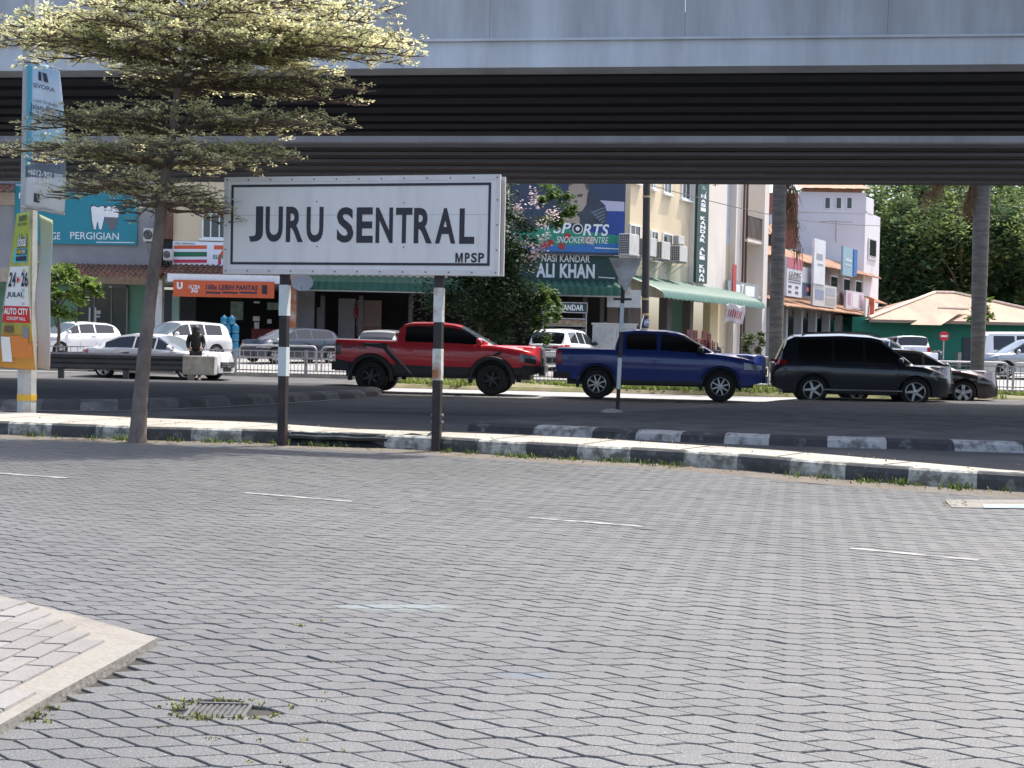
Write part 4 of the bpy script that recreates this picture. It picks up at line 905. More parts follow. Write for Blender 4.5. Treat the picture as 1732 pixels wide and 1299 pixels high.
skin('trousers',[(0,0,.92),(.1,0,.84),(.11,-.02,.48),(.12,.02,.12),(-.1,0,.84),(-.1,-.03,.48),(-.11,.02,.12)],[(0,1),(1,2),(2,3),(0,4),(4,5),(5,6)],[.155,.105,.08,.065,.105,.08,.065],TRS,t)
g=MB(); g.blob((0,.0,1.62),(.13,.135,.14),14,9); g.blob((0,-.05,1.5),(.13,.1,.17),12,8); g.blob((.06,.06,1.56),(.06,.07,.12)); g.blob((-.07,.05,1.55),(.05,.07,.12)); g.build('hair',HAIR,t,smooth=60)
skin('shoe',[(.12,.03,.05),(.13,-.14,.04)],[(0,1)],[.06,.05],mat('white_shoe',(.5,.5,.48),.7,var=.1),t,1); skin('shoe',[(-.11,.03,.05),(-.13,-.14,.04)],[(0,1)],[.06,.05],_m['white_shoe'],t,1)
# ---------------- metal railings along the median
def railing_panel():
    t=thing('metal_railing','grey galvanised railing panel with close upright bars standing on the grass median','railing',(0,0,0),0,'galvanised railing panels along the median')
    for x in (0,2.42): MB().box(x-.035,x+.035,-.035,.035,0,.9).build('post',STEEL,t,bevel=.005)
    g=MB()
    for z in (.86,.64,.2): g.box(.035,2.385,-.02,.02,z-.018,z+.018)
    g.build('rails',STEEL,t); g=MB()
    for i in range(1,19): g.box(i*2.42/19-.009,i*2.42/19+.009,-.009,.009,.1,.64 if i%2 else .86)
    g.build('bars',STEEL,t); MB().box(.0,2.42,-.06,.06,-.1,.11).build('base_kerb',CONC,t)
    return t
r0_=railing_panel(); first=True
for i in range(-9,9):
    p=B(i*2.46-1.0,42.9 if i>-3 else 43.5,0); 
    if first: r0_.location=(p.x,p.y,.15); r0_.rotation_euler=(0,0,TH); first=False
    else: dup(r0_,(p.x,p.y,.15),TH)
def hoop():
    t=thing('hoop_barrier','low rounded tubular steel hoop barrier beside the service road','barrier',(0,0,0),0,'rounded hoop barriers beyond the median railings')
    g=MB(); r=.16; pts=[(0,0,-.1),(0,0,.75)]+[(r-r*math.cos(a),0,.75+r*math.sin(a)) for a in (.4,.8,1.2,1.57)]
    q=[(2.9-x,y,z) for x,y,z in pts[::-1]]; g.tube(pts+q,.035,8); g.build('hoop',STEEL,t,smooth=40)
    g=MB().tube([(0,0,.45),(2.9,0,.45)],.02,6); g.build('cross_rail',STEEL,t); return t
h=hoop(); first=True
for i in range(-4,8):
    p=B(i*3.1-1.9,47.2,0); z=gz(p.y)
    if first: h.location=(p.x,p.y,z); h.rotation_euler=(0,0,TH); first=False
    else: dup(h,(p.x,p.y,z),TH)
# ---------------- shophouses facing the road (front run at 61 m)
YF=61.0; FA=Fr(0,YF,0); FL=.62
TILE2=mat('faded_tile',(.3,.17,.11),.85,var=.3,vs=3,isl=.25)
def fp(Y): return Fr(0,Y,0)
def fb(mb,a,b,c,d,y0,y1,Y=None):                   # upright box from a pixel rectangle at depth Y+y0
    Y=Y or YF; x0,x1,z0,z1=fp(Y+y0).rect(a,b,c,d); return mb.box(x0,x1,Y+y0,Y+y1,z0,z1)
def canopy(parent,px0,px1,pyt,pyb,m,proj=1.5,Y=None,rib=.24,name='canopy',sag=0,fas=None):
    Y=Y or YF; x0,x1,_,zt=fp(Y).rect(px0,pyt,px1,pyb); zb=fp(Y-proj).uv((px0+px1)/2,pyb)[1]; n=max(2,int((x1-x0)/rib)); g=MB()
    d=V((0,-proj,zb-zt)); 
    for i in range(n):
        a=x0+(x1-x0)*i/n; w_=(x1-x0)/n; rows=5 if rib<.3 else 1
        for r in range(rows):
            f0,f1=r/rows,(r+1)/rows; o=.025*(1-0)
            sect=[(0,0),(.15,.05),(.4,.075),(.65,.05),(.8,0),(1,0)]
            vs=[]
            for f,k in ((f0,1),(f1,1.35)):
                for u,h in sect: vs.append((a+w_*u,Y+d.y*f,zt+d.z*f+h*k+(.03 if k>1 and rows>1 else 0)))
            g.add(vs,[(q,q+1,q+7,q+6) for q in range(5)])
    if rib>.3:
        for i in range(n):
            a=x0+(x1-x0)*i/n; w_=(x1-x0)/n; g.add([(a+w_*u,Y-proj-h*.6,z) for z in (zb+.09,zb-.3) for u,h in ((0,0),(.25,.08),(.5,.1),(.75,.08),(1,0))],[(q,q+1,q+6,q+5) for q in range(4)])
    o=g.build(name,m,parent,smooth=60 if rib>=.3 else 0)
    if fas: MB().box(x0,x1,Y-proj-.06,Y-proj,zb-fas,zb-.01).build('fascia',LGREY,parent)
    return o
def win(par,fr,a,b,c,d,off=0,mullions=1,sill=True,glass=GLASS,fw_=.07):
    x0,x1,z0,z1=fr.rect(a,b,c,d,off); g=MB(fr.M)
    for q in ((x0,x1,z1-fw_,z1),(x0,x1,z0,z0+fw_),(x0,x0+fw_,z0+fw_,z1-fw_),(x1-fw_,x1,z0+fw_,z1-fw_)): g.box(q[0],q[1],-.06-off,.03-off,q[2],q[3])
    for i in range(1,mullions+1):
        x=x0+(x1-x0)*i/(mullions+1); g.box(x-.025,x+.025,-.04-off,.02-off,z0+fw_,z1-fw_)
    f=g.build('window',WHT,par)
    if sill: MB(fr.M).box(x0-.1,x1+.1,-.16-off,.0-off,z0-.1,z0-.005).build('sill',WHT,f)
    p_=MB(fr.M).box(x0+fw_,x1-fw_,-.02-off,.0-off,z0+fw_,z1-fw_).build('pane',glass,f)
    return f
MINT=mat('mint_wall',(.2,.4,.28),.8,var=.08,vs=1.5); BEIGE=mat('beige_trim',(.4,.32,.25),.8,var=.15)
TEAL=mat('teal_sign',(.012,.2,.26),.45,var=.06,vs=1); BROWNR=mat('brown_wall',(.13,.06,.05),.85,var=.2)
# clinic
t=thing('shophouse','shophouse with mint green ground floor, glass shopfront and dark tiled canopy under the teal sign',"building",(-20,YF,FL),world=True)
g=MB(); fb(g,-330,180,292,472,0,.4); g.build('wall',GREY,t)
x0,x1,_,_=FA.rect(-330,300,292,400); z4=FA.uv(0,470)[1]
MB().box(x0,x1,YF+.4,YF+12,8.5,10.2).build('roof',TILE,t)
g=MB(); g.box(x0,x1,YF+.4,YF+4,z4-.1,z4+.15); g.box(x0,x1,YF-1.2,YF+4,.2,FL+.02); g.build('floor_slab',CONC,t)
g=MB(); fb(g,-330,470,262,640,2.2,2.5); g.build('shop_wall',MINT,t)
g=MB(); fb(g,128,482,216,600,2.05,2.15); sf=g.build('shop_window',mat('shop_glass',(.07,.08,.075),.05,var=.3,vs=1.2,spec=.7),t)
g=MB()
for a,b,c,d in ((128,482,131,600),(213,482,216,600),(158,486,160,600),(187,486,189,600),(128,481,216,486)): fb(g,a,b,c,d,2.0,2.05)
g.build('frame',mat('alu_frame',(.2,.21,.21),.4,.6,var=.05),sf)
g=MB(); fb(g,150,520,153,548,1.98,2.0); fb(g,160,520,163,548,1.98,2.0); g.build('handle',CHROME,sf)
g=MB(); fb(g,163,525,170,531,2.0,2.04); fb(g,162,534,169,537,2.0,2.04); fb(g,131,484,135,486.5,1.98,2.04); fb(g,184,484,189,486.5,1.98,2.04); g.build('notice',WHT,sf)
canopy(t,100,288,449,470,TILE,1.5,fas=.0); g=MB(); fb(g,-330,452,292,476,-.02,.0); g.build('beam',BEIGE,t)
canopy(t,-330,30,309,322,TILE,1.2,name='upper_canopy'); g=MB(); fb(g,-330,322,28,343,-.1,0); g.build('upper_beam',BEIGE,t)
g=MB(); fb(g,262,474,273,640,-1.2,-.8); g.build('pillar',mat('pillar_white',(.6,.58,.55),.8,var=.1,vs=2,c2=(.35,.3,.26),cs=2,cth=.6),t)
g=MB(); fb(g,262,300,292,449,-.12,0); g.build('recess',DARK,t); g=MB(); fb(g,272,330,291,404,-.3,-.12); g.build('pilaster',BROWNR,t)  # recess is a dark slab on the wall, its shade in the colour
def acunit(fr,a,b,c,d,off,lab,dep=.35,grid=False):
    x0,x1,z0,z1=fr.rect(a,b,c,d,off+dep); m_=fr.M@V((x0,-off,z0)); t=thing('air_conditioner',lab,'air conditioner',m_,world=True)
    g=MB(fr.M).box(x0,x1,-off-dep,-off,z0,z1); g.build('case',mat('ac_case',(.5,.5,.48),.6,var=.12,vs=4,c2=(.33,.31,.28),cs=2,cth=.62),t,bevel=.02)
    xm,zm=x0+(x1-x0)*.42,(z0+z1)/2; r=min(x1-x0,z1-z0)*.4
    g=MB(fr.M)
    if grid:
        x=x0+.02; nxx=5; nz_=8
        MB(fr.M).box(x0-.012,x0,-off-dep+.02,-off-.02,z0+.04,z1-.04).build('coil',BLK,t)
        for i in range(nxx+1): q=-off-dep+.02+(dep-.04)*i/nxx; g.box(x0-.026,x0-.012,q-.007,q+.007,z0+.04,z1-.04)
        for i in range(nz_+1): q=z0+.05+(z1-z0-.1)*i/nz_; g.box(x0-.027,x0-.013,-off-dep+.02,-off-.02,q-.007,q+.007)
    else:
        MB(fr.M).disc(xm,zm,r,-off-dep-.012,-off-dep,16).build('fan',BLK,t)
        for k in (1,.66,.33): 
            pts=[(xm+r*k*math.cos(a_*.3927),-off-dep-.03,zm+r*k*math.sin(a_*.3927)) for a_ in range(17)]; g.tube(pts,.008,4,False)
    g.build('grille',_m['ac_case'] if grid else STEEL,t)
    g=MB(fr.M)
    for x in (x0+.12,x1-.12): g.box(x-.02,x+.02,-off-dep,0,z0-.05,z0-.002); g.tube([(x,-off-dep+.05,z0-.04),(x,0,z0-.55)],.018,5)
    g.build('bracket',STEEL,t); return t
acunit(FA,242,386,262,408,.3,'grey outdoor air conditioner unit in the dark recess right of the teal sign')
acunit(FA,276,421,291,440,.3,'outdoor air conditioner unit beside the left end of the striped shop sign')
# convenience store
t=thing('shophouse','shophouse with open dark shop and red tiled canopy under the striped sign','building',(-13,YF,FL),world=True)
g=MB(); fb(g,292,180,482,472,0,.4); g.build('wall',CREAM,t)
x0,x1,_,_=FA.rect(292,300,482,400); MB().box(x0,x1,YF+.4,YF+12,8.4,10.1).build('roof',TILE,t)
g=MB(); g.box(x0,x1,YF-1.2,YF+6,z4-.12,z4+.16); g.box(x0,x1,YF-1.2,YF+6,.2,FL+.02); g.build('floor_slab',CONC,t)
win(t,FA,342,360,386,404,.0,2); win(t,FA,420,345,470,404,0,2)
canopy(t,268,484,449,468,TILE,1.5); g=MB(); x0c,x1c,_,_=fp(YF-1.5).rect(284,466,482,478); zc_=fp(YF-1.55).uv(380,478)[1]; MB().box(x0c,x1c,YF-1.6,YF-1.5,zc_,zc_+.36).build('fascia',WHT,t)
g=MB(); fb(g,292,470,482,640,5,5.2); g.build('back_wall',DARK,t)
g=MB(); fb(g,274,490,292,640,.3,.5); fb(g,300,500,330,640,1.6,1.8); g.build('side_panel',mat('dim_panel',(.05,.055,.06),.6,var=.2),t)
g=MB(); fb(g,290,497,302,640,.0,.2); g.build('green_column',mat('pale_green',(.3,.42,.36),.8,var=.08),t)
g=MB(); fb(g,474,455,500,640,-1.2,-.8); g.build('pillar',mat('pillar_orange',(.5,.42,.36),.8,var=.12,vs=2,c2=(.38,.12,.05),cs=1.2,cth=.5,cw=.1),t)
pst=mat('poster_green',(.25,.33,.27),.6,var=.35,vs=5); 
for a,b,c,d in ((390,510,411,541),(452,512,474,524)): g=MB(); fb(g,a,b,c,d,2.2,2.25); g.build('poster',pst,t)
for a,b,c,d in ((428,535,439,543),(430,545,438,556),(452,540,459,547)): g=MB(); fb(g,a,b,c,d,2.0,2.05); g.build('notice',WHT,t)
g=MB(); fb(g,425,556,470,600,2.6,3.2); g.build('counter',mat('red_counter',(.2,.02,.025),.5,var=.2),t)
MB().box(*[q for q in (FA.uv(415,508)[0],FA.uv(424,508)[0],YF+2,YF+2.2,FA.uv(420,510)[1],FA.uv(420,507)[1])]).build('ceiling_lamp',WHT,t)
g=MB(); fb(g,355,598,450,606,-.6,2.0); g.build('step',CONC,t)
# restaurant block up to the corner
t=thing('shophouse','long cream restaurant building at the street corner with green metal awning and air conditioners','building',(-2,YF,FL),world=True)
SD=Fr(5.35,YF,59)
TS1=SD.uv(1216,450)[0]
g=MB(); fb(g,482,180,860,474,0,.4); x0,x1,_,_=FA.rect(860,300,1060,440); x1=5.35; x00=FA.uv(482,400)[0]; 
g.box(x0,x1,YF,YF+.4,z4,11.5); g.build('wall',CREAM,t)
zsb=SD.uv(1130,470)[1]
zmd=SD.uv(1130,446)[1]; MB(SD.M).box(.0,TS1,.0,.4,zmd,11.5).build('side_wall',CREAM,t); MB(SD.M).box(.0,TS1,.0,.4,zsb-1.0,zmd).build('lower_side_wall',mat('mossy_wall',(.5,.47,.37),.9,var=.2,vs=1.2,c2=(.22,.24,.17),cs=1,cth=.5,cw=.18,stretch=(1,1,.3)),t)
MB().box(x00,x1,YF+.4,YF+12,11.5,11.9).build('roof',CREAM,t)
g=MB(); g.box(x00,x1,YF-1.2,YF+7,z4-.1,z4+.1); g.box(x00,x1,YF-1.2,YF+7,.2,FL+.02); g.build('floor_slab',CONC,t)
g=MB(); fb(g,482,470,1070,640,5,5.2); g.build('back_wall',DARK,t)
g=MB(); fb(g,500,490,531,640,.4,.6); g.build('tiled_wall',mat('grey_tiles',(.2,.2,.21),.6,var=.1),t)
g=MB(); fb(g,572,505,600,600,2.2,2.4); fb(g,535,520,545,640,2.2,2.4); g.build('wall_panel',GREY,t)
g=MB(); fb(g,603,508,645,552,2.2,2.4); g.build('timber_panel',mat('pinkish_panel',(.2,.14,.12),.6,var=.1),t); g=MB(); fb(g,603,552,645,570,2.2,2.4); g.build('lower_panel',mat('brown_panel',(.16,.08,.05),.6,var=.1),t)
for px in (541,606,690,930,985,1014): g=MB(); fb(g,px,500,px+7,640,.0,.3); g.build('column',mat('dim_column',(.07,.065,.065),.7,var=.2),t)
GAWN=mat('green_awning',(.012,.075,.055),.5,.0,var=.15,vs=2,c2=(.02,.085,.07),cs=1,cth=.6)
canopy(t,507,1046,471,484,GAWN,1.5,rib=.34,name='awning'); g=MB(); fb(g,508,494,1040,497,-1.45,-1.35); g.build('gutter',LGREY,t)
g=MB(); fb(g,1027,490,1084,520,-1.0,-.9); g.build('awning_panel',mat('pale_panel',(.4,.42,.43),.6,var=.06),t)
g=MB(); fb(g,1027,520,1084,552,.3,.4); g.build('roller_wall',mat('brownish_wall',(.14,.11,.1),.8,var=.1),t)
for px_ in (530,610,690,770): win(t,FA,px_,330,px_+44,400,0,2)
# side street face of the same building
g=MB(SD.M); wa=SD.uv(1240,515)[0]; za0=SD.uv(1085,478)[1]
n=26
for i in range(n):
    a=wa*i/n-.4; w_=wa/n
    sect=[(0,0),(.2,.05),(.5,.07),(.8,.05),(1,0)]; vs=[]
    for y,z in ((0,za0+.25),(-1.6,za0-.35),(-1.95,za0-.55),(-2.05,za0-.85)):
        for u,h in sect: vs.append((a+w_*u,y,z+h))
    g.add(vs,[(r*5+k,r*5+k+1,r*5+k+6,r*5+k+5) for r in range(3) for k in range(4)])
g.build('side_awning',GAWN,t,smooth=50)
for q in ((1122,285,1135,328),(1152,290,1167,338),(1103,285,1108,320),(1068,285,1082,309)): win(t,SD,*q)
for q in ((1064,380,1082,432),(1100,390,1112,440),(1120,395,1136,440)): win(t,SD,*q)
sx=[SD.uv(p_,560)[0] for p_ in (1107,1120,1126,1134,1168,1200,1216)]
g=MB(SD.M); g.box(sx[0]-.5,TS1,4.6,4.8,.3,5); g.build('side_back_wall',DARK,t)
for a,b in ((0,.35),(sx[2],sx[3]),(sx[4]-.2,sx[4]+.2)): MB(SD.M).box(a,b,-.05,.4,.3,zsb-1).build('side_column',mat('dim_column2',(.1,.095,.09),.7,var=.2),t)
MB(SD.M).box(sx[5],TS1,-.02,.4,.3,zsb-1).build('corner_wall',mat('yellow_wall',(.6,.5,.3),.8,var=.1),t)
MB(SD.M).box(sx[4]+.3,sx[5],1.5,1.6,.3,4.3).build('green_wall',mat('dark_green_wall',(.05,.12,.09),.7,var=.1),t)
for i in range(14):
    a=1+i*.55; z=1.6+.5*math.sin(i*2.1); MB(SD.M).box(a,a+.3,1.8+.2*(i%3),1.9+.2*(i%3),z,z+.5+.3*math.cos(i)).build('shop_goods',mat('shop_goods_%d'%(i%4),((.2,.2,.2),(.3,.25,.2),(.08,.1,.12),(.25,.3,.25))[i%4],.5,var=.3),t)
for k,(a,b,c,d,l) in enumerate(((1061,396,1080,432,'outdoor air conditioner right beside the edge of the snooker billboard'),(1096,403,1110,434,'outdoor air conditioner peeping out right of the tall dark steel pole'),(1116,409,1133,439,'middle outdoor air conditioner on the cream side wall on long brackets'),(1146,416,1162,443,'lower of the stacked pair of outdoor air conditioners near the vertical sign'))):
    acunit(SD,a+4,b,c+1,d,.25,l,.55,True)
acunit(SD,1148,399,1158,413,.35,'small upper air conditioner stacked on another near the vertical sign',.3,True)
# the pilaster with the vertical sign
g=MB(SD.M); pa=SD.uv(1165,450)[0]; g.box(pa,TS1+.3,-.25,-.001,FL+3.4,12); g.build('pilaster',PALE,t)
x0,x1,z0,z1=SD.rect(1176,296,1195,479,.3)
t=thing('vertical_sign','tall narrow dark green sign with stacked white letters on the corner pilaster','sign',SD.M@V((x0,-.3,z0)),world=True)
DGRN=mat('dark_green_sign',(.012,.05,.045),.5,var=.08)
MB(SD.M).box(x0,x1,-.4,-.3,z0,z1).build('panel',DGRN,t)
g=MB(SD.M); s='NASI KANDAR ALI KHAN'; zt=SD.uv(1186,328,.4)[1]; step=(zt-z0-.1)/(len(s)-.3)
for i,ch in enumerate(s):
    if ch!=' ': g.text(ch,x0+.27*(x1-x0),x0+.73*(x1-x0),zt-(i+.82)*step,zt-i*step,-.405,.05)
g.build('lettering',LETTER,t)
g=MB(SD.M); xm=(x0+x1)/2; zc_=SD.uv(1186,316,.4)[1]
pts=[(xm+.42*math.cos(a*.2618)*(x1-x0)*.6,-.41,zc_+.4*math.sin(a*.2618)) for a in range(25)]; g.tube(pts,.02,4,False); g.text('ALI',xm-.2,xm+.2,zc_-.1,zc_+.1,-.405,.03); g.build('emblem',mat('pale_green_ink',(.3,.45,.4),.5),t)
# stair block with balcony
t=thing('shophouse','narrow pale blue and cream stair block with balconies left of the banded palm','building',SD.M@V((TS1,0,FL)),world=True)
uA,uB,uC,uD=[SD.uv(p_,450)[0] for p_ in (1217,1246,1258,1290)]
BLUEW=mat('pale_blue_wall',(.5,.55,.62),.85,var=.08); 
zsp=SD.uv(1232,410)[1]
MB(SD.M).box(uA+.05,uB,.5,.9,zsp,12.5).build('upper_wall',BLUEW,t); MB(SD.M).box(uA+.05,uB,.5,.9,FL-.3,zsp).build('lower_wall',CREAM,t)
MB(SD.M).box(uB,uC,.1,.9,FL-.3,13).build('stair_column',PALE,t); MB(SD.M).box(uD-.7,uD,-.3,.9,FL-.3,13).build('end_column',PALE,t)
MB(SD.M).box(uC,uD-.7,1.6,1.9,FL-.3,13).build('back_wall',CREAM,t)
g=MB(SD.M)
for py in (407,500): z=SD.uv(1272,py)[1]; g.box(uC,uD-.7,-.2,1.6,z-.15,z)
g.build('balcony_slab',PALE,t)
zb=SD.uv(1272,404)[1]; g=MB(SD.M)
for i in range(12): a=uC+.1+(uD-.8-uC-.1)*i/11; g.box(a-.02,a+.02,-.18,-.14,zb,zb+1.15)
g.box(uC,uD-.7,-.19,-.13,zb+1.15,zb+1.22); g.build('balcony_railing',BLK,t)
for q in ((1236,328,1246,366),(1236,426,1246,462)): win(t,SD,*q,off=-.5)
for q in ((1262,335,1271,382),(1262,436,1270,470)): win(t,SD,*q,off=-1.6)
g=MB(SD.M)
for u,y in ((uA+.25,.35),(uC+.15,-.05),(uC-.3,-.05)): g.tube([(u,y,FL),(u,y,12.5)],.07,6)
g.build('downpipe',mat('brown_pipe',(.09,.05,.045),.6),t)
x0,x1,z0,z1=SD.rect(1228,478,1281,503,.4)
t=thing('shop_sign','grey shop sign board with a red end stripe under the balcony','sign',SD.M@V((x0,0,z0)),world=True)
bo=MB(SD.M).box(x0,x1,-.5,-.35,z0,z1).build('panel',mat('greyish_sign',(.25,.27,.28),.5,var=.1),t); 
g=MB(SD.M).box(x0+.6,x0+1.1,-.55,-.5,z0+.1,z1+.9); g.build('red_stripe',mat('faded_red',(.42,.06,.06),.6,var=.1),t)
g=MB(SD.M); w_=x1-x0; g.text('7',x0+w_*.42,x0+w_*.5,z0+.15,z1-.1,-.505,.03); g.box(x0+w_*.25,x0+w_*.38,-.505,-.5,z0+.15,z1-.15); g.box(x0+w_*.55,x0+w_*.85,-.505,-.5,z0+.1,z1-.15); g.build('lettering',LETTER,bo)
# hanging white cloth, plant, chair stacks
p0=P(1228,515,66); p1=P(1259,547,66)
t=thing('cloth_banner','white cloth banner with red lettering hanging from the end of the green awning','banner',(p0.x,66,p1.z),world=True)
def hang(u,v): return V((p0.x+(p1.x-p0.x)*u+.05*math.sin(v*5),66+.1*math.sin(u*9)+.05*v,p0.z+(p1.z-p0.z)*v+.06*math.sin(u*6)))
bc=cloth('cloth',hang,12,8,mat('white_cloth',(.66,.64,.66),.8,var=.05,trans=.3),t)
g=MB(); 
for i in range(7): 
    u=.12+i*.11; pts=[hang(u,.3),hang(u+.06,.3+.1*(i%2)),hang(u+.05,.75),hang(u,.7)]; g.add([q+V((0,-.03,0)) for q in pts],[(0,1,2,3)])
g.build('red_marks',mat('red_ink',(.42,.08,.1),.6),bc)
# --- far terrace, further along the same side street
uE,uF=SD.uv(1318,480)[0],SD.uv(1481,520)[0]
t=thing('terrace','low terrace of weathered shops with small tiled roofs and crowded signs behind the left palm','building',SD.M@V((uE,0,FL)),world=True)
WTH=mat('weathered_wall',(.4,.36,.32),.9,var=.25,vs=.8,c2=(.2,.19,.18),cs=.6,cth=.5,cw=.15)
zr0=SD.uv(1400,445)[1]; zaw=SD.uv(1400,524)[1]
uE2=uD+.1
MB(SD.M).box(uE2,uF,.3,.7,zaw-.6,zr0).build('upper_wall',WTH,t); MB(SD.M).box(uE2,uF,2.5,2.8,.3,zaw).build('shop_wall',mat('shop_dim',(.05,.06,.065),.5,var=.6,vs=.35),t)
def roofstrip(u0,u1,z0,z1,y0,y1,m,nm,par,fr=SD,rib=.35):
    g=MB(fr.M); n=max(2,int((u1-u0)/rib)); w_=(u1-u0)/n
    for i in range(n):
        a=u0+w_*i; vs=[]
        for y,z in ((y0,z0),(y1,z1)):
            for u,h in ((0,0),(.3,.09),(.7,.09),(1,0)): vs.append((a+w_*u,y,z+h))
        g.add(vs,[(k,k+1,k+5,k+4) for k in range(3)])
    return g.build(nm,m,par)
roofstrip(uE2,uF,zaw-.3,zaw+.45,-1.6,.3,TILE2,'lower_roof',t); roofstrip(uE2,uF,zr0-.4,zr0+.6,-.4,1.8,TILE2,'upper_roof',t); roofstrip(uE2+16,uF,zr0-2.3,zr0-1.8,-.9,.3,TILE2,'mid_roof',t)
for i in range(9):
    u=uE2+.6+i*(uF-uE2-1.5)/8; MB(SD.M).box(u,u+.3,-.3,.2,.3,zaw-.3).build('column',mat('terrace_column',(.4,.4,.4),.8,var=.1),t)
for i in range(7):
    u=uE2+2+i*2.9; f=MB(SD.M).box(u,u+1.5,.2,.3,zr0-2.0,zr0-.7).build('window',WHT,t); MB(SD.M).box(u+.1,u+1.4,.17,.2,zr0-1.9,zr0-.8).build('pane',GLASS,f)
# brick gable and house behind
YB=88.; g=MB(); fb(g,1270,326,1349,420,0,.4,YB); g.build('brick_gable',mat('raw_brick',(.3,.11,.08),.9,var=.35,vs=5,stretch=(1,1,4)),t)
g=MB(); fb(g,1270,362,1306,384,-.6,-.1,YB); g.build('rear_wall',BLUEW,t); canopy(t,1270,1308,379,396,TILE2,2.2,YB-.6,.3,'rear_roof'); g=MB(); fb(g,1270,393,1310,600,-.6,-.2,YB); g.build('rear_lower_wall',BROWNR,t)
t2=t
def ssign(lab,a,b,c,d,off,col,items,nm='shop_sign'):
    x0,x1,z0,z1=SD.rect(a,b,c,d,off); t=thing(nm,lab,'sign',SD.M@V((x0,-off,z0)),world=True)
    bo=MB(SD.M).box(x0,x1,-off,-off+.15,z0,z1).build('panel',mat('sign_%d'%(col[0]*1000+col[2]*99),col,.5,var=.08,vs=1.2),t)
    for k,(cc,rects) in enumerate(items):
        for u0,v0,u1,v1 in rects: MB(SD.M).box(x0+(x1-x0)*u0,x0+(x1-x0)*u1,-off-.012-.002*k,-off,z0+(z1-z0)*v0,z0+(z1-z0)*v1).build('print',mat('print_%d'%(cc[0]*1000+cc[1]*77+cc[2]*9),cc,.5,var=.1),bo)
    return t,(x0,x1,z0,z1)
dk=(.06,.06,.1); pk=(.42,.1,.14)
t,(x0,x1,z0,z1)=ssign('tall white clinic sign with a pink top band right of the banded palm trunk',1331,437,1357,502,1.2,(.55,.55,.58),[(pk,[(0,.72,1,1)]),(dk,[(.1,.22,.3,.28),(.55,.22,.75,.28),(.1,.08,.3,.14),(.55,.08,.75,.14),(.1,.42,.9,.44),(.1,.36,.9,.38)])])
g=MB(SD.M); g.text('CLINIC',x0+.1*(x1-x0),x0+.9*(x1-x0),z0+.54*(z1-z0),z0+.64*(z1-z0),-1.23,.02); g.text('BEAUTY',x0+.1*(x1-x0),x0+.9*(x1-x0),z0+.45*(z1-z0),z0+.53*(z1-z0),-1.23,.01); g.build('lettering',NAVYB,t)
ssign('tall plain white sign standing out above the terrace awning',1377,405,1396,481,1.3,(.62,.63,.65),[((.3,.3,.36),[(.2,.55,.75,.68),(.3,.42,.8,.46)])])
ssign('pale blue sign at the top right of the terrace',1426,418,1444,467,1.3,(.25,.38,.46),[((.45,.52,.55),[(.2,.5,.8,.6),(.2,.35,.8,.4)])])
ssign('strong blue panel beside the pale blue terrace sign',1444,422,1450,467,1.35,(.03,.14,.4),[])
ssign('white draped board low beside the tall clinic sign',1357,453,1376,479,.9,(.58,.59,.6),[])
ssign('blue sign with a red and white diamond beneath the draped board',1357,480,1374,500,.95,(.03,.08,.16),[((.55,.1,.08),[(.35,.3,.75,.75)]),((.6,.6,.6),[(.48,.42,.62,.62)])])
ssign('wide cream photo sign below the tall plain white sign',1375,482,1415,519,1.25,(.48,.47,.46),[((.2,.24,.33),[(.08,.3,.44,.75)]),((.3,.32,.36),[(.52,.55,.92,.9)]),((.33,.3,.28),[(.52,.1,.95,.45)])])
ssign('pinkish poster sign near the right end of the terrace',1431,493,1461,523,1.25,(.5,.46,.52),[((.42,.26,.34),[(.1,.2,.25,.85),(.75,.2,.9,.85)]),((.62,.6,.6),[(.35,.1,.65,.9)])])
t,(x0,x1,z0,z1)=ssign('small white sign with a red emblem at the white building corner',1464,507,1480,537,1.6,(.6,.6,.6),[])
g=MB(SD.M); xm,zm,r=(x0+x1)/2,(z0+z1)/2,(x1-x0)*.3
for k in range(3): g.tube([(xm-r+r*k*.8,-1.62,zm-r),(xm-r*.4+r*k*.6,-1.62,zm+r),(xm+r*.3+r*k*.3,-1.62,zm-r*.5)],.08,4)
g.build('emblem',mat('red_emblem',(.5,.12,.06),.5),t)
# --- tall white building closing the terrace
YW=95.; FW=Fr(0,YW,0)
t=thing('white_building','tall white building with three small square windows and a setback top floor','building',(30,YW,FL),world=True)
xa,xb,_,zt=FW.rect(1350,357,1462,500); zt2=FW.uv(1400,325)[1]; SW=Fr(xb,YW,59); ub=SW.uv(1488,420)[0]
WW=mat('white_render',(.66,.66,.7),.85,var=.05,vs=.6,c2=(.5,.5,.52),cs=.4,cth=.7)
MB().box(xa,xb,YW,YW+.5,FL-.4,zt).build('front_wall',WW,t); MB(SW.M).box(0,ub,0.02,.5,FL-.4,zt).build('side_wall',WW,t)
MB().box(xa-.02,xb+.02,YW-.03,YW+.3,zt,zt2-.0).build('upper_wall',WW,t)
xe=SW.uv(1478,340)[0]; MB(SW.M).box(.05,xe,-.0,.4,zt,zt2-.25).build('upper_side',WW,t)
g=MB(); g.box(xa-.05,xb+.1,YW-.06,YW-.001,zt-.1,zt+.08); g.build('cornice',WW,t)
for a in (1394,1413,1431): win(t,FW,a,333,a+11,354,.03,0,False)
x0,x1,z0,z1=SW.rect(1468,404,1482,440); 
f=MB(SW.M).box(x0,x1,-.05,.0,z0,z1).build('window',mat('pale_frame',(.55,.55,.55),.6),t); MB(SW.M).box(x0+.3,x1-.3,-.08,-.05,z0+.3,z1-.1).build('pane',GLASS,f)
g=MB(); zr=FW.uv(1400,312)[1]; x2=FW.uv(1358,320)[0]; x3=FW.uv(1470,320)[0]
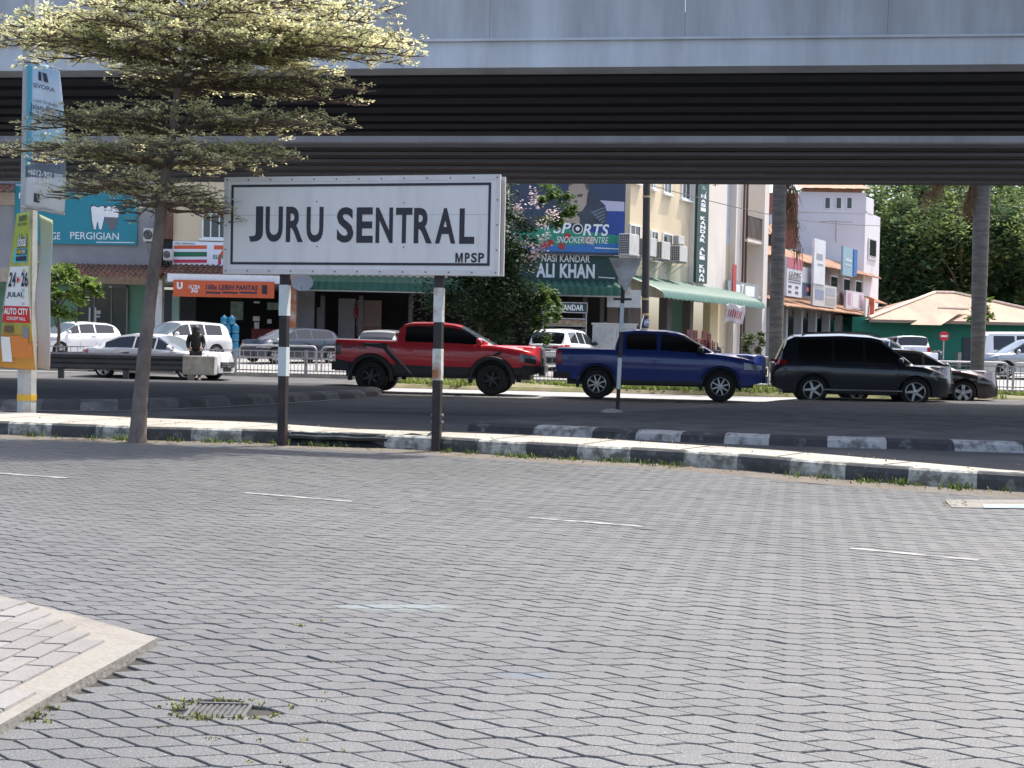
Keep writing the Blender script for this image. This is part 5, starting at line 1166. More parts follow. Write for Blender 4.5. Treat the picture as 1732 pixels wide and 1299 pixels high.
g.add([(x2-.3,YW-.5,zt2+.25),(x3,YW-.5,zt2+.25),(x3,YW+5,zt2+1.6),(x2-.3,YW+5,zt2+1.6)],[(0,1,2,3)]); g.box(x2,x3-.5,YW,YW+.4,zt2-.02,zt2+.3); g.build('roof',TILE2,t)
g=MB()
for px in (1412,): x=FW.uv(px,380)[0]; g.tube([(x,YW-.4,FW.uv(px,410)[1]),(x,YW-.4,FW.uv(px,374)[1])],.04,5); g.tube([(x-1.2,YW-.4,FW.uv(px,376)[1]),(x+1.2,YW-.4,FW.uv(px,376)[1])],.03,4)
g.build('roof_aerial',STEEL,t)
# --- green house with a pale hipped roof
YG=88.; t=thing('green_house','low green walled building with a broad pale tan hipped roof below the trees','building',(32,YG,FL),world=True)
fg=Fr(0,YG,0); a=fg.uv(1440,600)[0]; b=fg.uv(1800,600)[0]; ze=fg.uv(1600,541)[1]; zr=fg.uv(1640,489)[1]; r0x,r1x=fg.uv(1620,490)[0]+.4,fg.uv(1655,490)[0]+.4
GW=mat('green_wall_paint',(.02,.2,.13),.7,var=.08,vs=.8)
MB().box(a,b,YG,YG+12,FL-.5,ze+.1).build('wall',GW,t)
TAN=mat('tan_tiles',(.37,.26,.19),.85,var=.12,vs=1,c2=(.28,.2,.15),cs=.6,isl=.0,bump=.3,bs=8,stretch=(1,.1,1))
e0,e1=fg.uv(1462,541)[0],fg.uv(1830,541)[0]; yb=YG+13.5; zm=zr
g=MB(); q=[(e0,YG-1.2,ze-.1),(e1,YG-1.2,ze-.1),(e1,yb,ze-.1),(e0,yb,ze-.1),(r0x,YG+6,zm),(r1x,YG+6,zm)]
g.add(q,[(0,1,5,4),(1,2,5),(2,3,4,5),(3,0,4)]); g.add([(e0,YG-1.2,ze-.3),(e1,YG-1.2,ze-.3),(e1,YG-1.2,ze-.1),(e0,YG-1.2,ze-.1)],[(0,1,2,3)])
rf=g.build('roof',TAN,t)
xg0,xg1=fg.uv(1530,540)[0],fg.uv(1582,540)[0]
g=MB().add([(xg0-.5,YG-3,ze-.45),(xg1-.6,YG-3,ze-.45),(xg1+2.2,YG+.5,ze+.75),(xg0+2.4,YG+.5,ze+.8)],[(0,1,2,3)]); g.build('porch_roof',TAN,t)
g=MB(); g.tube([(r0x,YG+6,zm+.05),(r1x,YG+6,zm+.05)],.14,6); g.tube([(r0x,YG+6,zm+.05),(e0,YG-1.2,ze)],.12,6); g.tube([(r1x,YG+6,zm+.05),(e1,YG-1.2,ze)],.12,6); g.tube([(xg0+2.4,YG+.5,ze+.82),(xg1+2.4,YG+.5,ze+.8)],.1,6); g.build('ridge_tiles',mat('ridge_pale',(.55,.44,.36),.8),rf)
g=MB(); fb(g,1628,571,1642,622,-.1,0,YG); g.build('door',mat('dark_door',(.04,.05,.06),.5),t)
g=MB()
for px in (1620,1570): g=MB(); fb(g,px,596,px+6,622,-2,-1.5,YG); g.build('gate_post',CONC,t)
# ---------------- signs on the front run
def fsign(nm,lab,a,b,c,d,off,m):
    x0,x1,z0,z1=fp(YF-off).rect(a,b,c,d); t=thing(nm,lab,'sign',(x0,YF-off,z0),world=True)
    bo=MB().box(x0,x1,YF-off,YF-off+.12,z0,z1).build('panel',m,t); return t,bo,YF-off,(lambda px,py:fp(YF-off).uv(px,py))
def ftext(bo,y,f,s,a,b,c,d,m,bold=.02,shear=0,off=.008):
    u0=f(a,(b+d)/2)[0]; u1=f(c,(b+d)/2)[0]; z1=f((a+c)/2,b)[1]; z0=f((a+c)/2,d)[1]; return MB().text(s,u0,u1,z0,z1,y-off,bold,shear).build('lettering',m,bo)
def fpoly(bo,y,f,pts,m,nm,off=.008):
    return MB().prism([f(*p_) for p_ in pts],y-off,y-off+.004).build(nm,m,bo)
t,bo,y,f=fsign('clinic_sign','large teal dental clinic sign with two white teeth behind the tree trunk',25,311,232,413,.15,TEAL)
ftext(bo,y,f,'GE',87,393,102,405,WHT,.0); ftext(bo,y,f,'PERGIGIAN',119,393,201,405,WHT,.0); ftext(bo,y,f,'M',32,326,42,336,WHT); ftext(bo,y,f,'KLINIK',27,311.5,42,314.5,WHT)
fpoly(bo,y,f,[(163,409),(227,409.6),(227,411),(163,410.4)],WHT,'small_print')
def tooth(cx,m1,m2):
    o=[(-12,-22),(-8,-25),(0,-22),(8,-25),(12,-20),(11,-8),(7,10),(5,16),(2,14),(0,3),(-2,3),(-4,15),(-7,15),(-10,0)]
    fpoly(bo,y,f,[(cx+p_[0]*1.12,373+p_[1]*1.08) for p_ in o],INK,'tooth_outline',.006); fpoly(bo,y,f,[(cx+p_[0],373+p_[1]) for p_ in o],m1,'tooth',.012)
tooth(166,WHT,0)
o=[(-12,-6),(-11,-20),(-5,-25),(0,-22),(5,-25),(12,-18),(11,-5)]
fpoly(bo,y,f,[(189+p_[0]*1.1,373+p_[1]*1.08) for p_ in o],INK,'tooth_outline',.006); fpoly(bo,y,f,[(189+p_[0],373+p_[1]) for p_ in o],WHT,'tooth',.012)
fpoly(bo,y,f,[(178,368),(200,368),(197,382),(193,389),(186,389),(181,380)],mat('grey_root',(.12,.12,.14),.5),'tooth_root',.014)
t,bo,y,f=fsign('store_sign','white convenience store sign with orange green and red stripes and a numeral seven',292,409,398,449,.15,mat('bright_sign',(.7,.72,.8),.35,var=.02))
OR=mat('stripe_orange',(.6,.1,.03),.4,var=0); GR=mat('stripe_green',(.01,.13,.06),.4,var=0); RDS=mat('stripe_red',(.5,.02,.06),.4,var=0)
for m,a,b in ((OR,415,421),(GR,426,434),(RDS,439,444.5)): fpoly(bo,y,f,[(294,a),(350,a),(350,b),(294,b)],m,'stripe')
fpoly(bo,y,f,[(362,415),(386,415),(386,419),(374,436),(374,447),(369,447),(369,434),(377,422),(362,422)],OR,'numeral',.010); fpoly(bo,y,f,[(372,439),(374,439),(374,447),(369,447),(369,439)],RDS,'numeral_foot',.012)
ftext(bo,y,f,'ELEVEn',361,431,387,438,GR,.03,off=.016); ftext(bo,y,f,'KEDAI SERBANEKA',295,410.5,330,413.5,GR,.02)
x0,x1,z0,z1=fp(YF-1.7).rect(293,475,464,503); t=thing('shop_banner','long orange banner reading 100x LEBIH PANTAS under the red tiled canopy','banner',(x0,YF-1.7,z0),world=True)
bo=MB().box(x0,x1,YF-1.72,YF-1.7,z0,z1).build('cloth',mat('orange_banner',(.55,.1,.03),.6,var=.06,vs=2),t); y=YF-1.72; f=lambda a,b:fp(YF-1.72).uv(a,b)
ftext(bo,y,f,'U',299,477,309,489,WHT,.06); ftext(bo,y,f,'ULTRA',319,482,338,488,WHT,.02,.2); ftext(bo,y,f,'5G',323,487,335,495,WHT,.04,.2); ftext(bo,y,f,'100x LEBIH PANTAS',348,482,436,490.5,INK,.04,.15)
for a,b in ((348,373),(376,402),(405,435)): fpoly(bo,y,f,[(a,493),(b,494),(b,497),(a,496)],INK,'small_print')
fpoly(bo,y,f,[(443,482),(452,482),(452,498),(443,497)],BLK,'phone_print')
# restaurant board
t,bo,y,f=fsign('restaurant_sign','large dark green restaurant board with two lines of white capitals above the green awning',850,430,1046,478,.25,DGRN)
ftext(bo,y,f,'NASI KANDAR',916,431,998,443.5,WHT,.02); ftext(bo,y,f,'ALI KHAN',907,446,1006,470,WHT,.04); fpoly(bo,y,f,[(1012,468),(1040,470),(1040,471.5),(1012,469.5)],WHT,'small_print')
t,bo,y,f=fsign('billboard','blue snooker billboard with a player in dark clothes leaning over a green table',862,306,1057,430,.6,mat('poster_navy',(.03,.045,.085),.4,var=.1,vs=1))
px=lambda a,b:(860+a/7.217,300+b/7.217)
def pp_(l,m,nm,off): return fpoly(bo,y,f,[px(*q) for q in l],m,nm,off)
pp_([(960,270),(1415,300),(1415,415),(960,405)],mat('pale_stripe',(.42,.42,.55),.5,var=.03),'print_stripe',.006)
pp_([(960,410),(1415,418),(1415,740),(960,710)],mat('print_blue',(.02,.05,.24),.5,var=.1),'print_blue',.007)
pp_([(60,640),(500,600),(1415,720),(1415,830),(60,860)],mat('print_green',(.02,.22,.14),.5,var=.1),'print_cloth',.009)
pp_([(60,850),(900,820),(1415,800),(1415,925),(60,890)],mat('print_lblue',(.03,.14,.38),.5,var=.1),'print_cushion',.011)
JKT=mat('print_jacket',(.035,.045,.065),.6,var=.35,vs=2)
pp_([(560,330),(760,250),(960,170),(1060,230),(1180,340),(1200,430),(1190,600),(600,610),(560,480)],JKT,'print_jacket',.013)
g=MB(); 
for i in range(5): g.prism([f(*px(1010+i*30,420+i*30)),f(*px(1180,360+i*40)),f(*px(1185,372+i*40)),f(*px(1015+i*30,450+i*30))],y-.018,y-.014)
g.build('print_folds',mat('print_fold',(.12,.15,.2),.6),bo)
SK1=mat('print_skin',(.33,.27,.22),.6,var=.12,vs=1.5); 
pp_([(735,60),(960,60),(985,150),(965,200),(950,330),(900,410),(850,425),(800,400),(770,330),(745,230),(735,150)],SK1,'print_face',.019)
pp_([(725,90),(745,40),(960,40),(985,160),(950,150),(930,80),(800,75),(740,110)],mat('print_hair',(.1,.08,.07),.7),'print_hair',.021)
DSK=mat('print_shadow',(.08,.07,.07),.6)
for l in ([(750,210),(800,215),(795,240),(752,240)],[(840,210),(905,200),(905,235),(842,242)],[(800,345),(870,340),(872,355),(804,360)],[(805,280),(845,285),(835,312),(802,305)]): pp_(l,DSK,'print_feature',.021)
pp_([(640,500),(740,440),(800,430),(870,490),(870,560),(620,560)],SK1,'print_hand',.019); pp_([(930,720),(1050,730),(1040,830),(920,800)],SK1,'print_hand',.02)
for cx,cy in ((650,840),(510,800),(720,720),(440,830)): fpoly(bo,y,f,[px(cx+45*math.cos(a*.4488),cy+42*math.sin(a*.4488)) for a in range(14)],mat('print_redball',(.3,.03,.03),.4),'print_ball',.0225)
ftext(bo,y,f,'SP',936,376.5,966,395,WHT,.02,.2,.028); ftext(bo,y,f,'RTS',986,379,1030,399,WHT,.02,.2,.028); ftext(bo,y,f,'N',921,377,929,390,WHT,.02,.2,.028)
for r,m in ((9,WHT),(7.6,BLK),(3.4,WHT)): fpoly(bo,y,f,[(977+r*math.cos(a*.3142),387+r*math.sin(a*.3142)) for a in range(20)],m,'ball_letter',.026+.003*(10-r)/3)
ftext(bo,y,f,'SNOOKER CENTRE',941,400.5,1029,411.5,WHT,0,.25,.028); fpoly(bo,y,f,[(1006,418.5),(1047,420.5),(1047,422),(1006,420)],WHT,'small_print',.028)
g=MB(); x0,_=f(1057,370); zb_=f(1000,432)[1]; g.box(f(862,300)[0],x0+.05,y+.12,y+.2,zb_,zb_+.1); g.tube([(x0,y+.1,zb_),(x0,y+.1,9.5)],.04,5); g.build('frame',STEEL,t)
t,bo,y,f=fsign('stall_sign','small green sign reading NASI KANDAR on a tall metal stand in front of the restaurant',917,512,993,528,2.5,DGRN)
ftext(bo,y,f,'NASI KANDAR',923,515,987,525,WHT,.02)
g=MB()
for a,b,c,d in ((916,511,994,512.5),(916,527.5,994,529),(916,511,917.5,529),(992.5,511,994,529),(917,529,919,610),(990,529,992,610),(917,538,992,540),(917,551,992,552)): 
    x0,x1,z0,z1=fp(y-.03).rect(a,b,c,d); g.box(x0,x1,y-.05,y-.01,z0,z1)
g.build('stand',STEEL,t); x0,x1,z0,z1=fp(y).rect(919,541,990,551); MB().box(x0,x1,y,y+.02,z0,z1).build('menu_strip',mat('menu_photos',(.25,.19,.12),.6,var=.6,vs=6),t)
x0,x1,z0,z1=fp(y).rect(919,556,990,604); MB().box(x0,x1,y+.2,y+.9,FL,z1).build('counter',mat('stall_counter',(.12,.12,.12),.4,.4,var=.2),t)
# ---------------- street things near the shops
YL=52.; a,b=P(1091,600,YL),P(1094,300,YL)
t=thing('steel_pole','tall dark steel utility pole with strap bands and a white conduit at the street corner','pole',(a.x,YL,gz(YL)))
po=MB().tube([(0,0,-.1),(b.x-a.x,0,b.z-gz(YL)),((b.x-a.x)*1.5,0,11)],[.15,.145,.12],12).build('pole',mat('dark_pole',(.035,.03,.03),.5,.2,var=.15),t,smooth=40)
for py in (333,506,532,557): z=P(1092,py,YL).z-gz(YL); MB().tube([((b.x-a.x)*z/8,0,z-.04),((b.x-a.x)*z/8,0,z+.04)],.165,12).build('strap',mat('tan_strap',(.4,.3,.15),.6),t)
MB().tube([(-.2,-.1,0),(-.2,-.1,1.9),(-.1,-.12,2.3)],.03,6).build('conduit',WHT,t)
z=P(1092,545,YL).z-gz(YL); MB().box(-.09,.13,-.17,-.155,z-.15,z+.12).build('sticker',mat('blue_sticker',(.05,.1,.3),.5,c2=(.6,.6,.6),cs=7),t)
x0,x1,z0,z1=fp(55).rect(1003,549,1076,620); t=thing('utility_cabinet','grey two door electrical cabinet standing behind the blue pickup','cabinet',((x0+x1)/2,55,gz(55)))
hw=(x1-x0)/2; MB().box(-hw,hw,0,.6,-.05,z1-gz(55)).build('case',LGREY,t,bevel=.02)
for s_ in (-1,1): MB().box(min(s_*.04,s_*(hw-.08)),max(s_*.04,s_*(hw-.08)),-.02,-.0,.15,z1-gz(55)-.12).build('door',mat('cabinet_door',(.42,.44,.45),.55,var=.1,vs=3,c2=(.3,.31,.32),cs=3),t,bevel=.008)
MB().box(-hw-.05,hw+.05,-.05,.65,z1-gz(55),z1-gz(55)+.06).build('lid',LGREY,t)
# satellite dish
p=P(512,478,YF-1.9); t=thing('satellite_dish','small grey satellite dish mounted at the end of the green awning','dish',p)
g=MB(); vs=[];fs_=[]
for r in (0,.2,.36,.46):
    for k in range(16): a_=k*.3927; vs.append((r*math.cos(a_)*1.1,-.05-.3*(0.46**2-r*r)*-1-.1,r*math.sin(a_)*.85))
for i in range(3):
    for k in range(16): fs_.append((i*16+k,i*16+(k+1)%16,i*16+16+(k+1)%16,i*16+16+k))
g.add(vs,fs_); g.build('dish',mat('dish_grey',(.22,.24,.27),.5,var=.05),t,smooth=60); g=MB().tube([(0,0,0),(0,.3,-.3),(0,1.8,-.5)],.03,6); g.tube([(0,-.1,-.35),(0,-.6,-.1)],.02,5); g.build('arm',STEEL,t)
# stack of water drums, chairs, extinguisher
t0=None
for k,(px_,py0,py1) in enumerate(((380,547,597),(392,547,597))): pass
wp=P(385,595,58.2); zf=FL
BLUD=mat('blue_drum',(.02,.2,.36),.25,var=.15,vs=3,c2=(.2,.42,.5),cs=5,cth=.6)
def drum(): 
    t=thing('water_bottle','large blue water bottle in the tall stack before the open shop','bottle',(0,0,0),0,'blue water bottles stacked outside the shop')
    MB().lathe([(.001,0),(.15,0),(.165,.03),(.16,.12),(.165,.2),(.16,.28),(.14,.33),(.05,.38),(.001,.38)],(0,0,0),'z',14).build('shell',BLUD,t,smooth=50)
    MB().lathe([(.04,.38),(.04,.42),(.001,.42)],(0,0,0),'z',10).build('cap',WHT,t); return t
d0=drum(); first=True
for lv in range(5):
    for cx_ in (-1,0,1) if lv<4 else (-.5,.5):
        loc=(wp.x+cx_*.34,58.2,zf+lv*.37)
        if first: d0.location=loc; first=False
        else: dup(d0,loc,0)
def chair():
    t=thing('plastic_chair','maroon plastic chair in a tall stack at the open restaurant side','chair',(0,0,0),0,'stacked maroon plastic chairs')
    m=mat('maroon_plastic',(.13,.012,.02),.4,var=.1); MB().box(-.22,.22,-.2,.2,.40,.44).build('seat',m,t,bevel=.015)
    g=MB(); 
    for x in (-.2,-.07,.07,.2): g.box(x-.03,x+.03,.18,.21,.44,.85)
    g.box(-.23,.23,.18,.22,.8,.88); g.build('backrest',m,t)
    for x in (-1,1):
        for y in (-1,1): MB().tube([(x*.2,y*.18,.42),(x*.24,y*.22,0)],[.025,.018],6).build('leg',m,t)
    return t
c0=chair(); first=True
for s_,px_ in enumerate((1170,1182,1196,1205)):
    q=P(px_,590,62.5+s_*.9)
    for lv in range(9 if s_<3 else 8):
        loc=(q.x,q.y,FL+lv*.11)
        if first: c0.location=loc; c0.rotation_euler=(0,0,RD(59)); first=False
        else: dup(c0,loc,RD(59))
p=P(602,520,63); t=thing('fire_extinguisher','red fire extinguisher hung on the pinkish panel inside the restaurant','extinguisher',(p.x,63,p.z-.5))
MB().lathe([(.001,0),(.08,0),(.08,.45),(.04,.52),(.03,.58),(.001,.6)],(0,0,0),'z',12).build('cylinder',mat('extinguisher_red',(.35,.02,.02),.3),t,smooth=50); g=MB().box(-.08,.08,-.02,.02,.6,.66); g.tube([(.03,-.03,.6),(.11,-.05,.4),(.09,-.06,.15)],.015,5); g.build('valve',BLK,t)
# no-entry sign on the right
YS=70.; a=P(1595,618,YS); c_=P(1595,568.5,YS); t=thing('no_entry_sign','round red no entry sign on a thin pole in front of the green building','road sign',(a.x,YS,gz(YS)))
zc_=c_.z-gz(YS); MB().tube([(0,0,0),(0,0,zc_)],.035,8).build('pole',STEEL,t); pl=MB().disc(0,zc_,.26,-.06,-.04,24).build('disc',mat('sign_red',(.45,.02,.03),.4),t); MB().box(-.17,.17,-.066,-.06,zc_-.045,zc_+.045).build('bar',WHT,pl)
# motorbikes
def bike(lab,px_,py_,Y,deg,col):
    p=P(px_,py_,Y); t=thing('motorbike',lab,'motorbike',(p.x,Y,gz(Y)),RD(deg))
    for x in (-.62,.62): 
        w_=MB().lathe([(.2,-.05),(.29,-.05),(.3,0),(.29,.05),(.2,.05),(.2,-.05)],(x,0,.3),'y',20).build('wheel',RUBBER,t,smooth=50); g=MB()
        for k in range(6): a_=k*1.047; g.tube([(x,0,.3),(x+.2*math.cos(a_),0,.3+.2*math.sin(a_))],.012,4)
        g.build('rim',ALLOY,w_)
    g=MB(); g.blob((0,0,.55),(.42,.13,.16)); g.blob((-.45,0,.68),(.3,.12,.1)); g.blob((.42,0,.75),(.13,.13,.28)); g.build('fairing',col,t,smooth=60)
    MB().box(-.72,.1,-.13,.13,.76,.83,tx=.05).build('seat',PLAST,t,bevel=.02); g=MB().tube([(.62,.08,.3),(.42,.06,.95)],.03,6); g.tube([(.42,-.32,1.0),(.45,0,.95),(.42,.32,1.0)],.018,6); g.tube([(-.62,.1,.3),(-.4,.1,.7)],.025,5); g.build('forks',STEEL,t)
    MB().blob((.55,0,.88),(.07,.09,.08)).build('headlight',HLAMP,t,smooth=60); return t
bike('dark motorbike parked by the corner wall beside the maroon chairs',1213,600,64,70,BLK)
bike('black motorbike parked in front of the green building left of the no entry pole',1574,612,62,20,BLK)
bike('blue motorbike parked nearest the far white pickup',1566,608,65,60,BLUE)
# planter bush
p=P(1275,598,60); t=thing('potted_shrub','leafy green shrub in a terracotta pot at the foot of the stair block','shrub',(p.x,60,gz(60)))
MB().lathe([(.001,0),(.3,0),(.4,.5),(.36,.5),(.001,.45)],(0,0,0),'z',14).build('pot',mat('terracotta',(.25,.13,.09),.8,var=.15),t,smooth=40)
# ---------------- foliage
def leafmat(nm,c,c2,isl=.45,trans=.35,th=.5):
    m=mat(nm,c,.55,var=.25,vs=2.5,isl=isl,trans=trans,spec=.3,c2=c2,cs=3.5,cth=th,cw=.1); return m
def crown_pts(c,r,n,rs,clumps,shell=.55):
    cl=[]
    for i in range(clumps):
        a=rs.uniform(0,6.283); z=rs.uniform(-1,1); q=math.sqrt(1-z*z); k=rs.uniform(shell,1)
        cl.append((V((q*math.cos(a)*r[0]*k,q*math.sin(a)*r[1]*k,z*r[2]*k)),rs.uniform(.16,.34)))
    for i in range(n):
        o,s=rs.choice(cl); d=V((rs.gauss(0,1),rs.gauss(0,1),rs.gauss(0,.75))); d=d.normalized()*(rs.random()**.45)
        yield V(c)+o+V((d.x*r[0]*s,d.y*r[1]*s,d.z*r[2]*s*1.0))
def leaf(g,p,l,w_,rs,flat=.5,droop=.2):
    a=rs.uniform(0,6.283); d=V((math.cos(a),math.sin(a),rs.gauss(-droop,.4))).normalized(); s=d.cross(V((rs.gauss(0,flat),rs.gauss(0,flat),1))).normalized()*w_*.5
    u=d.cross(s).normalized()*l*.1
    g.add([p,p+d*l*.45+s+u,p+d*l,p+d*l*.45-s+u],[(0,1,2,3)])
def tree(nm,lab,cat,base,h,c,r,n,lsz,m,seed,clumps=40,trunk_r=.2,group=None,limbs=7,bark=None,shell=.55):
    rs=random.Random(seed); t=thing(nm,lab,cat,base,0,group); bark=bark or mat('bark',(.12,.09,.07),.9,var=.3,vs=6)
    g=MB(); c=V(c); top=V((c.x,c.y,c.z-r[2]*.2)); g.tube([(0,0,-.1),top*.5+V((.1,0,0)),top],[trunk_r,trunk_r*.75,trunk_r*.4],8)
    for i in range(limbs):
        a=6.283*i/limbs+rs.random(); e=c+V((math.cos(a)*r[0]*.7,math.sin(a)*r[1]*.7,rs.uniform(-.3,.6)*r[2])); s_=top*rs.uniform(.55,.95); g.tube([s_,s_.lerp(e,.5)+V((0,0,.1*r[2])),e],[trunk_r*.4,trunk_r*.25,trunk_r*.1],5)
    g.build('trunk',bark,t,smooth=60)
    g=MB()
    for p in crown_pts(c,r,n,rs,clumps,shell): l=lsz*rs.uniform(.6,1.3); leaf(g,p,l,l*.5,rs)
    g.build('crown',m,t); return t
# flowering tree behind the place sign
LD=leafmat('dark_leaves',(.035,.065,.022),(.02,.04,.016),.5,.25); LB=leafmat('lit_leaves',(.1,.17,.03),(.05,.09,.02),.5,.45)  # LB is a brighter copy: sunlight on the outer leaves, put into colour
p=P(800,600,50); s=2200/50
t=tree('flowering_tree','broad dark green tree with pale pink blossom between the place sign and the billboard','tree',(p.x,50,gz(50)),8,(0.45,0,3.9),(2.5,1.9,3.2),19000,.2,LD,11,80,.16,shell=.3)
rs=random.Random(5); g=MB()
for q in crown_pts((2.2,-.7,5.6),(.9,.7,1.5),90,rs,15): 
    for k in range(5):
        d=V((rs.gauss(0,.09),rs.gauss(0,.09),rs.gauss(0,.09))); leaf(g,q+d,.11,.09,rs)
g.build('blossom',mat('pink_blossom',(.5,.4,.43),.6,var=.1,trans=.3,isl=.2),t)
g=MB()
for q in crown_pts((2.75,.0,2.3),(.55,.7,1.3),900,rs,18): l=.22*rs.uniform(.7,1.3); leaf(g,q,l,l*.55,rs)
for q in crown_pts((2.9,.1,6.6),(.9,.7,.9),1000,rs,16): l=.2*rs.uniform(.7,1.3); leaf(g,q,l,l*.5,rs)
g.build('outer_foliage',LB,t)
p=P(95,600,47); t=tree('young_tree','bright green leafy tree partly hidden behind the event banner','tree',(p.x,47,gz(47)),4,(0,0,2.75),(1.25,1.1,1.0),3200,.2,leafmat('bright_leaves',(.16,.25,.04),(.06,.1,.02),.5,.45),21,26,.08)
g=MB(); rs=random.Random(8)
for q in crown_pts((1.1,-.2,2.9),(.5,.6,.45),500,rs,10): l=.2*rs.uniform(.7,1.2); leaf(g,q,l,l*.5,rs)
g.build('side_foliage',_m['bright_leaves'],t)
g=MB(); sh=[o for o in bpy.data.objects if o.name.startswith('potted_shrub')][0]
for q in crown_pts((0,0,1.15),(.6,.6,.65),1400,rs,18): l=.16*rs.uniform(.7,1.2); leaf(g,q,l,l*.45,rs)
g.build('foliage',leafmat('shrub_leaves',(.11,.15,.06),(.06,.08,.03),.5,.35),sh)
# far trees behind the green house
FARL=mat('far_leaves',(.065,.115,.055),.75,var=.35,vs=.35,isl=.5,trans=.4,spec=.15,c2=(.2,.25,.08),cs=.4,cth=.53,cw=.06)  # yellow-green patches put sunlit clumps into the leaf colour
pr=tree('forest_tree','tall dark broadleaf tree rising behind the tan hipped roof','tree',(0,0,0),16,(0,0,9.5),(6,5,7),11000,.5,FARL,31,60,.4,'tall trees behind the green building',9,shell=.2)
i=0
for px_,Y,s_ in ((1495,112,1.0),(1560,118,1.12),(1625,108,1.05),(1690,116,1.1),(1745,110,1.0),(1530,134,1.35),(1660,136,1.4),(1780,130,1.2),(1440,128,1.25),(1590,126,1.3),(1330,126,.95)):
    q=P(px_,610,Y)
    if i==0: pr.location=(q.x,Y,FL); pr.scale=(s_,s_,s_); pr.rotation_euler=(0,0,.3)
    else: dup(pr,(q.x,Y,FL-(4 if px_==1330 else 0)),i*1.3,None,(s_,s_,s_))
    i+=1
g=MB(); rs=random.Random(4)
for i in range(9000):
    x=rs.uniform(24,70); q=V((x,100+rs.uniform(0,16),FL+3.2*rs.random()**.6+1.2*math.sin(x*.7))); l=.5*rs.uniform(.6,1.3); leaf(g,q,l,l*.5,rs)
tag(g.build('undergrowth',FARL),'dense dark green undergrowth filling the gaps behind the green building','undergrowth',kind='stuff')
p=P(1655,520,72); t=tree('small_tree','small round bright green tree in front of the green house wall behind the right palm','tree',(p.x,72,gz(72)),4,(0,0,3.4),(.9,.9,.8),900,.25,_m['bright_leaves'],41,14,.06)
# palms
PT=mat('palm_trunk',(.17,.16,.15),.9,var=.2,vs=3,c2=(.1,.1,.1),cs=2.5,cth=.5,cw=.1,bump=.3,bs=15,stretch=(1,1,7))
FR=leafmat('palm_fronds',(.05,.1,.03),(.03,.06,.02),.3,.3); DF=mat('dead_frond',(.16,.1,.06),.9,var=.3,isl=.3,trans=.2)
def frond(g,o,a,L_,rise,droop,rs,n=30,lw=.03,ll=.5):
    d=V((math.cos(a),math.sin(a),0)); pts=[]
    for i in range(n+1):
        f=i/n; pts.append(o+d*L_*(f-.15*f*f)+V((0,0,rise*f-droop*f*f)))
    g.tube(pts[::3],[.03*(1-i/(len(pts[::3])))+.006 for i in range(len(pts[::3]))],4)
    s=d.cross(V((0,0,1)))
    for i in range(2,n):
        for sg in (-1,1):
            l=ll*math.sin(math.pi*(i/n)**.7)*rs.uniform(.8,1.1)+.1; e=pts[i]+(s*sg*.8+d*.4+V((0,0,-.55))).normalized()*l; w_=(pts[i+1]-pts[i]).normalized()*lw
            g.add([pts[i]-w_,pts[i]+w_,e],[(0,1,2)])
def palm(lab,pxb,pyb,pxt,Y,rb,rt_,H_,seed,dead):
    rs=random.Random(seed); z0=.1; b=P(pxb,pyb,Y); tp=P(pxt,312,Y); t=thing('palm_tree',lab,'palm tree',(b.x,Y,z0)); dx=(tp.x-b.x)/(tp.z-z0)
    g=MB(); n=40; g.tube([(dx*H_*i/n,0,H_*i/n-.1) for i in range(n+1)],[rb+(rt_-rb)*(i/n)+.006*(i%2) for i in range(n+1)],16); g.build('trunk',PT,t,smooth=60)
    g=MB(); o=V((dx*H_,0,H_))
    for i in range(13): frond(g,o,i*.49+rs.random()*.2,rs.uniform(2.4,3.0),rs.uniform(.3,1.5),rs.uniform(.9,1.6),rs)
    g.build('frond_crown',FR,t)
    g=MB()
    for a,L_,dr in dead:
        o2=o-V((0,0,.3)); d=V((math.cos(a),math.sin(a),0)); pts=[o2,o2+d*L_*.5+V((0,0,-.1)),o2+d*L_*.8+V((0,0,-dr*.4)),o2+d*L_+V((0,0,-dr))]; g.tube(pts,[.03,.025,.02,.01],5)
        for k in range(90):
            f=rs.random(); q=pts[1].lerp(pts[3],f)+V((rs.gauss(0,.06),rs.gauss(0,.06),0)); e=q+V((rs.gauss(.02,.13),rs.gauss(0,.12),-rs.uniform(.3,.9))); g.add([q-V((.014,0,0)),q+V((.014,0,0)),e],[(0,1,2)])
    g.build('dead_fronds',DF,t); return t
palm('grey ringed palm trunk with hanging brown fronds behind the rear of the black SUV',1310,665,1319,40.5,.22,.21,7.2,3,[(0,.62,2.6),(.5,.5,1.6)])
palm('grey palm trunk standing on the grass in front of the green house at right',1652,662,1661,41.5,.2,.27,7.6,9,[(3.0,.45,1.4),(2.6,1.9,1.0),(3.6,.4,1.0)])
# ---------------- the tiered tree in front
rs=random.Random(12)
tb=G(233,748); YT=tb.y
t=thing('tiered_tree','slender tree with flat spreading tiers of cream edged leaves growing before the kerb','tree',tuple(tb))
path=[((233,752),.125),((233,742),.105),((236,690),.09),((244,600),.08),((255,500),.074),((268,400),.068),((280,300),.06),((292,220),.052),((303,140),.045),((313,80),.03),((319,20),.022),((324,-60),.02),((330,-120),.01)]
pts=[P(*q,YT)-tb for q,_ in path]; g=MB().tube(pts,[r for _,r in path],12)
BK=mat('grey_bark',(.2,.165,.14),.9,var=.2,vs=7,bump=.5,bs=30,c2=(.13,.105,.09),cs=6,cth=.5,cw=.1,stretch=(1,1,.5)); tk=g.build('trunk',BK,t,smooth=60)
BR_=mat('dark_twig',(.12,.09,.07),.9,var=.2)
CR=leafmat('variegated_leaves',(.74,.69,.43),(.38,.42,.22),.45,.6,.5)
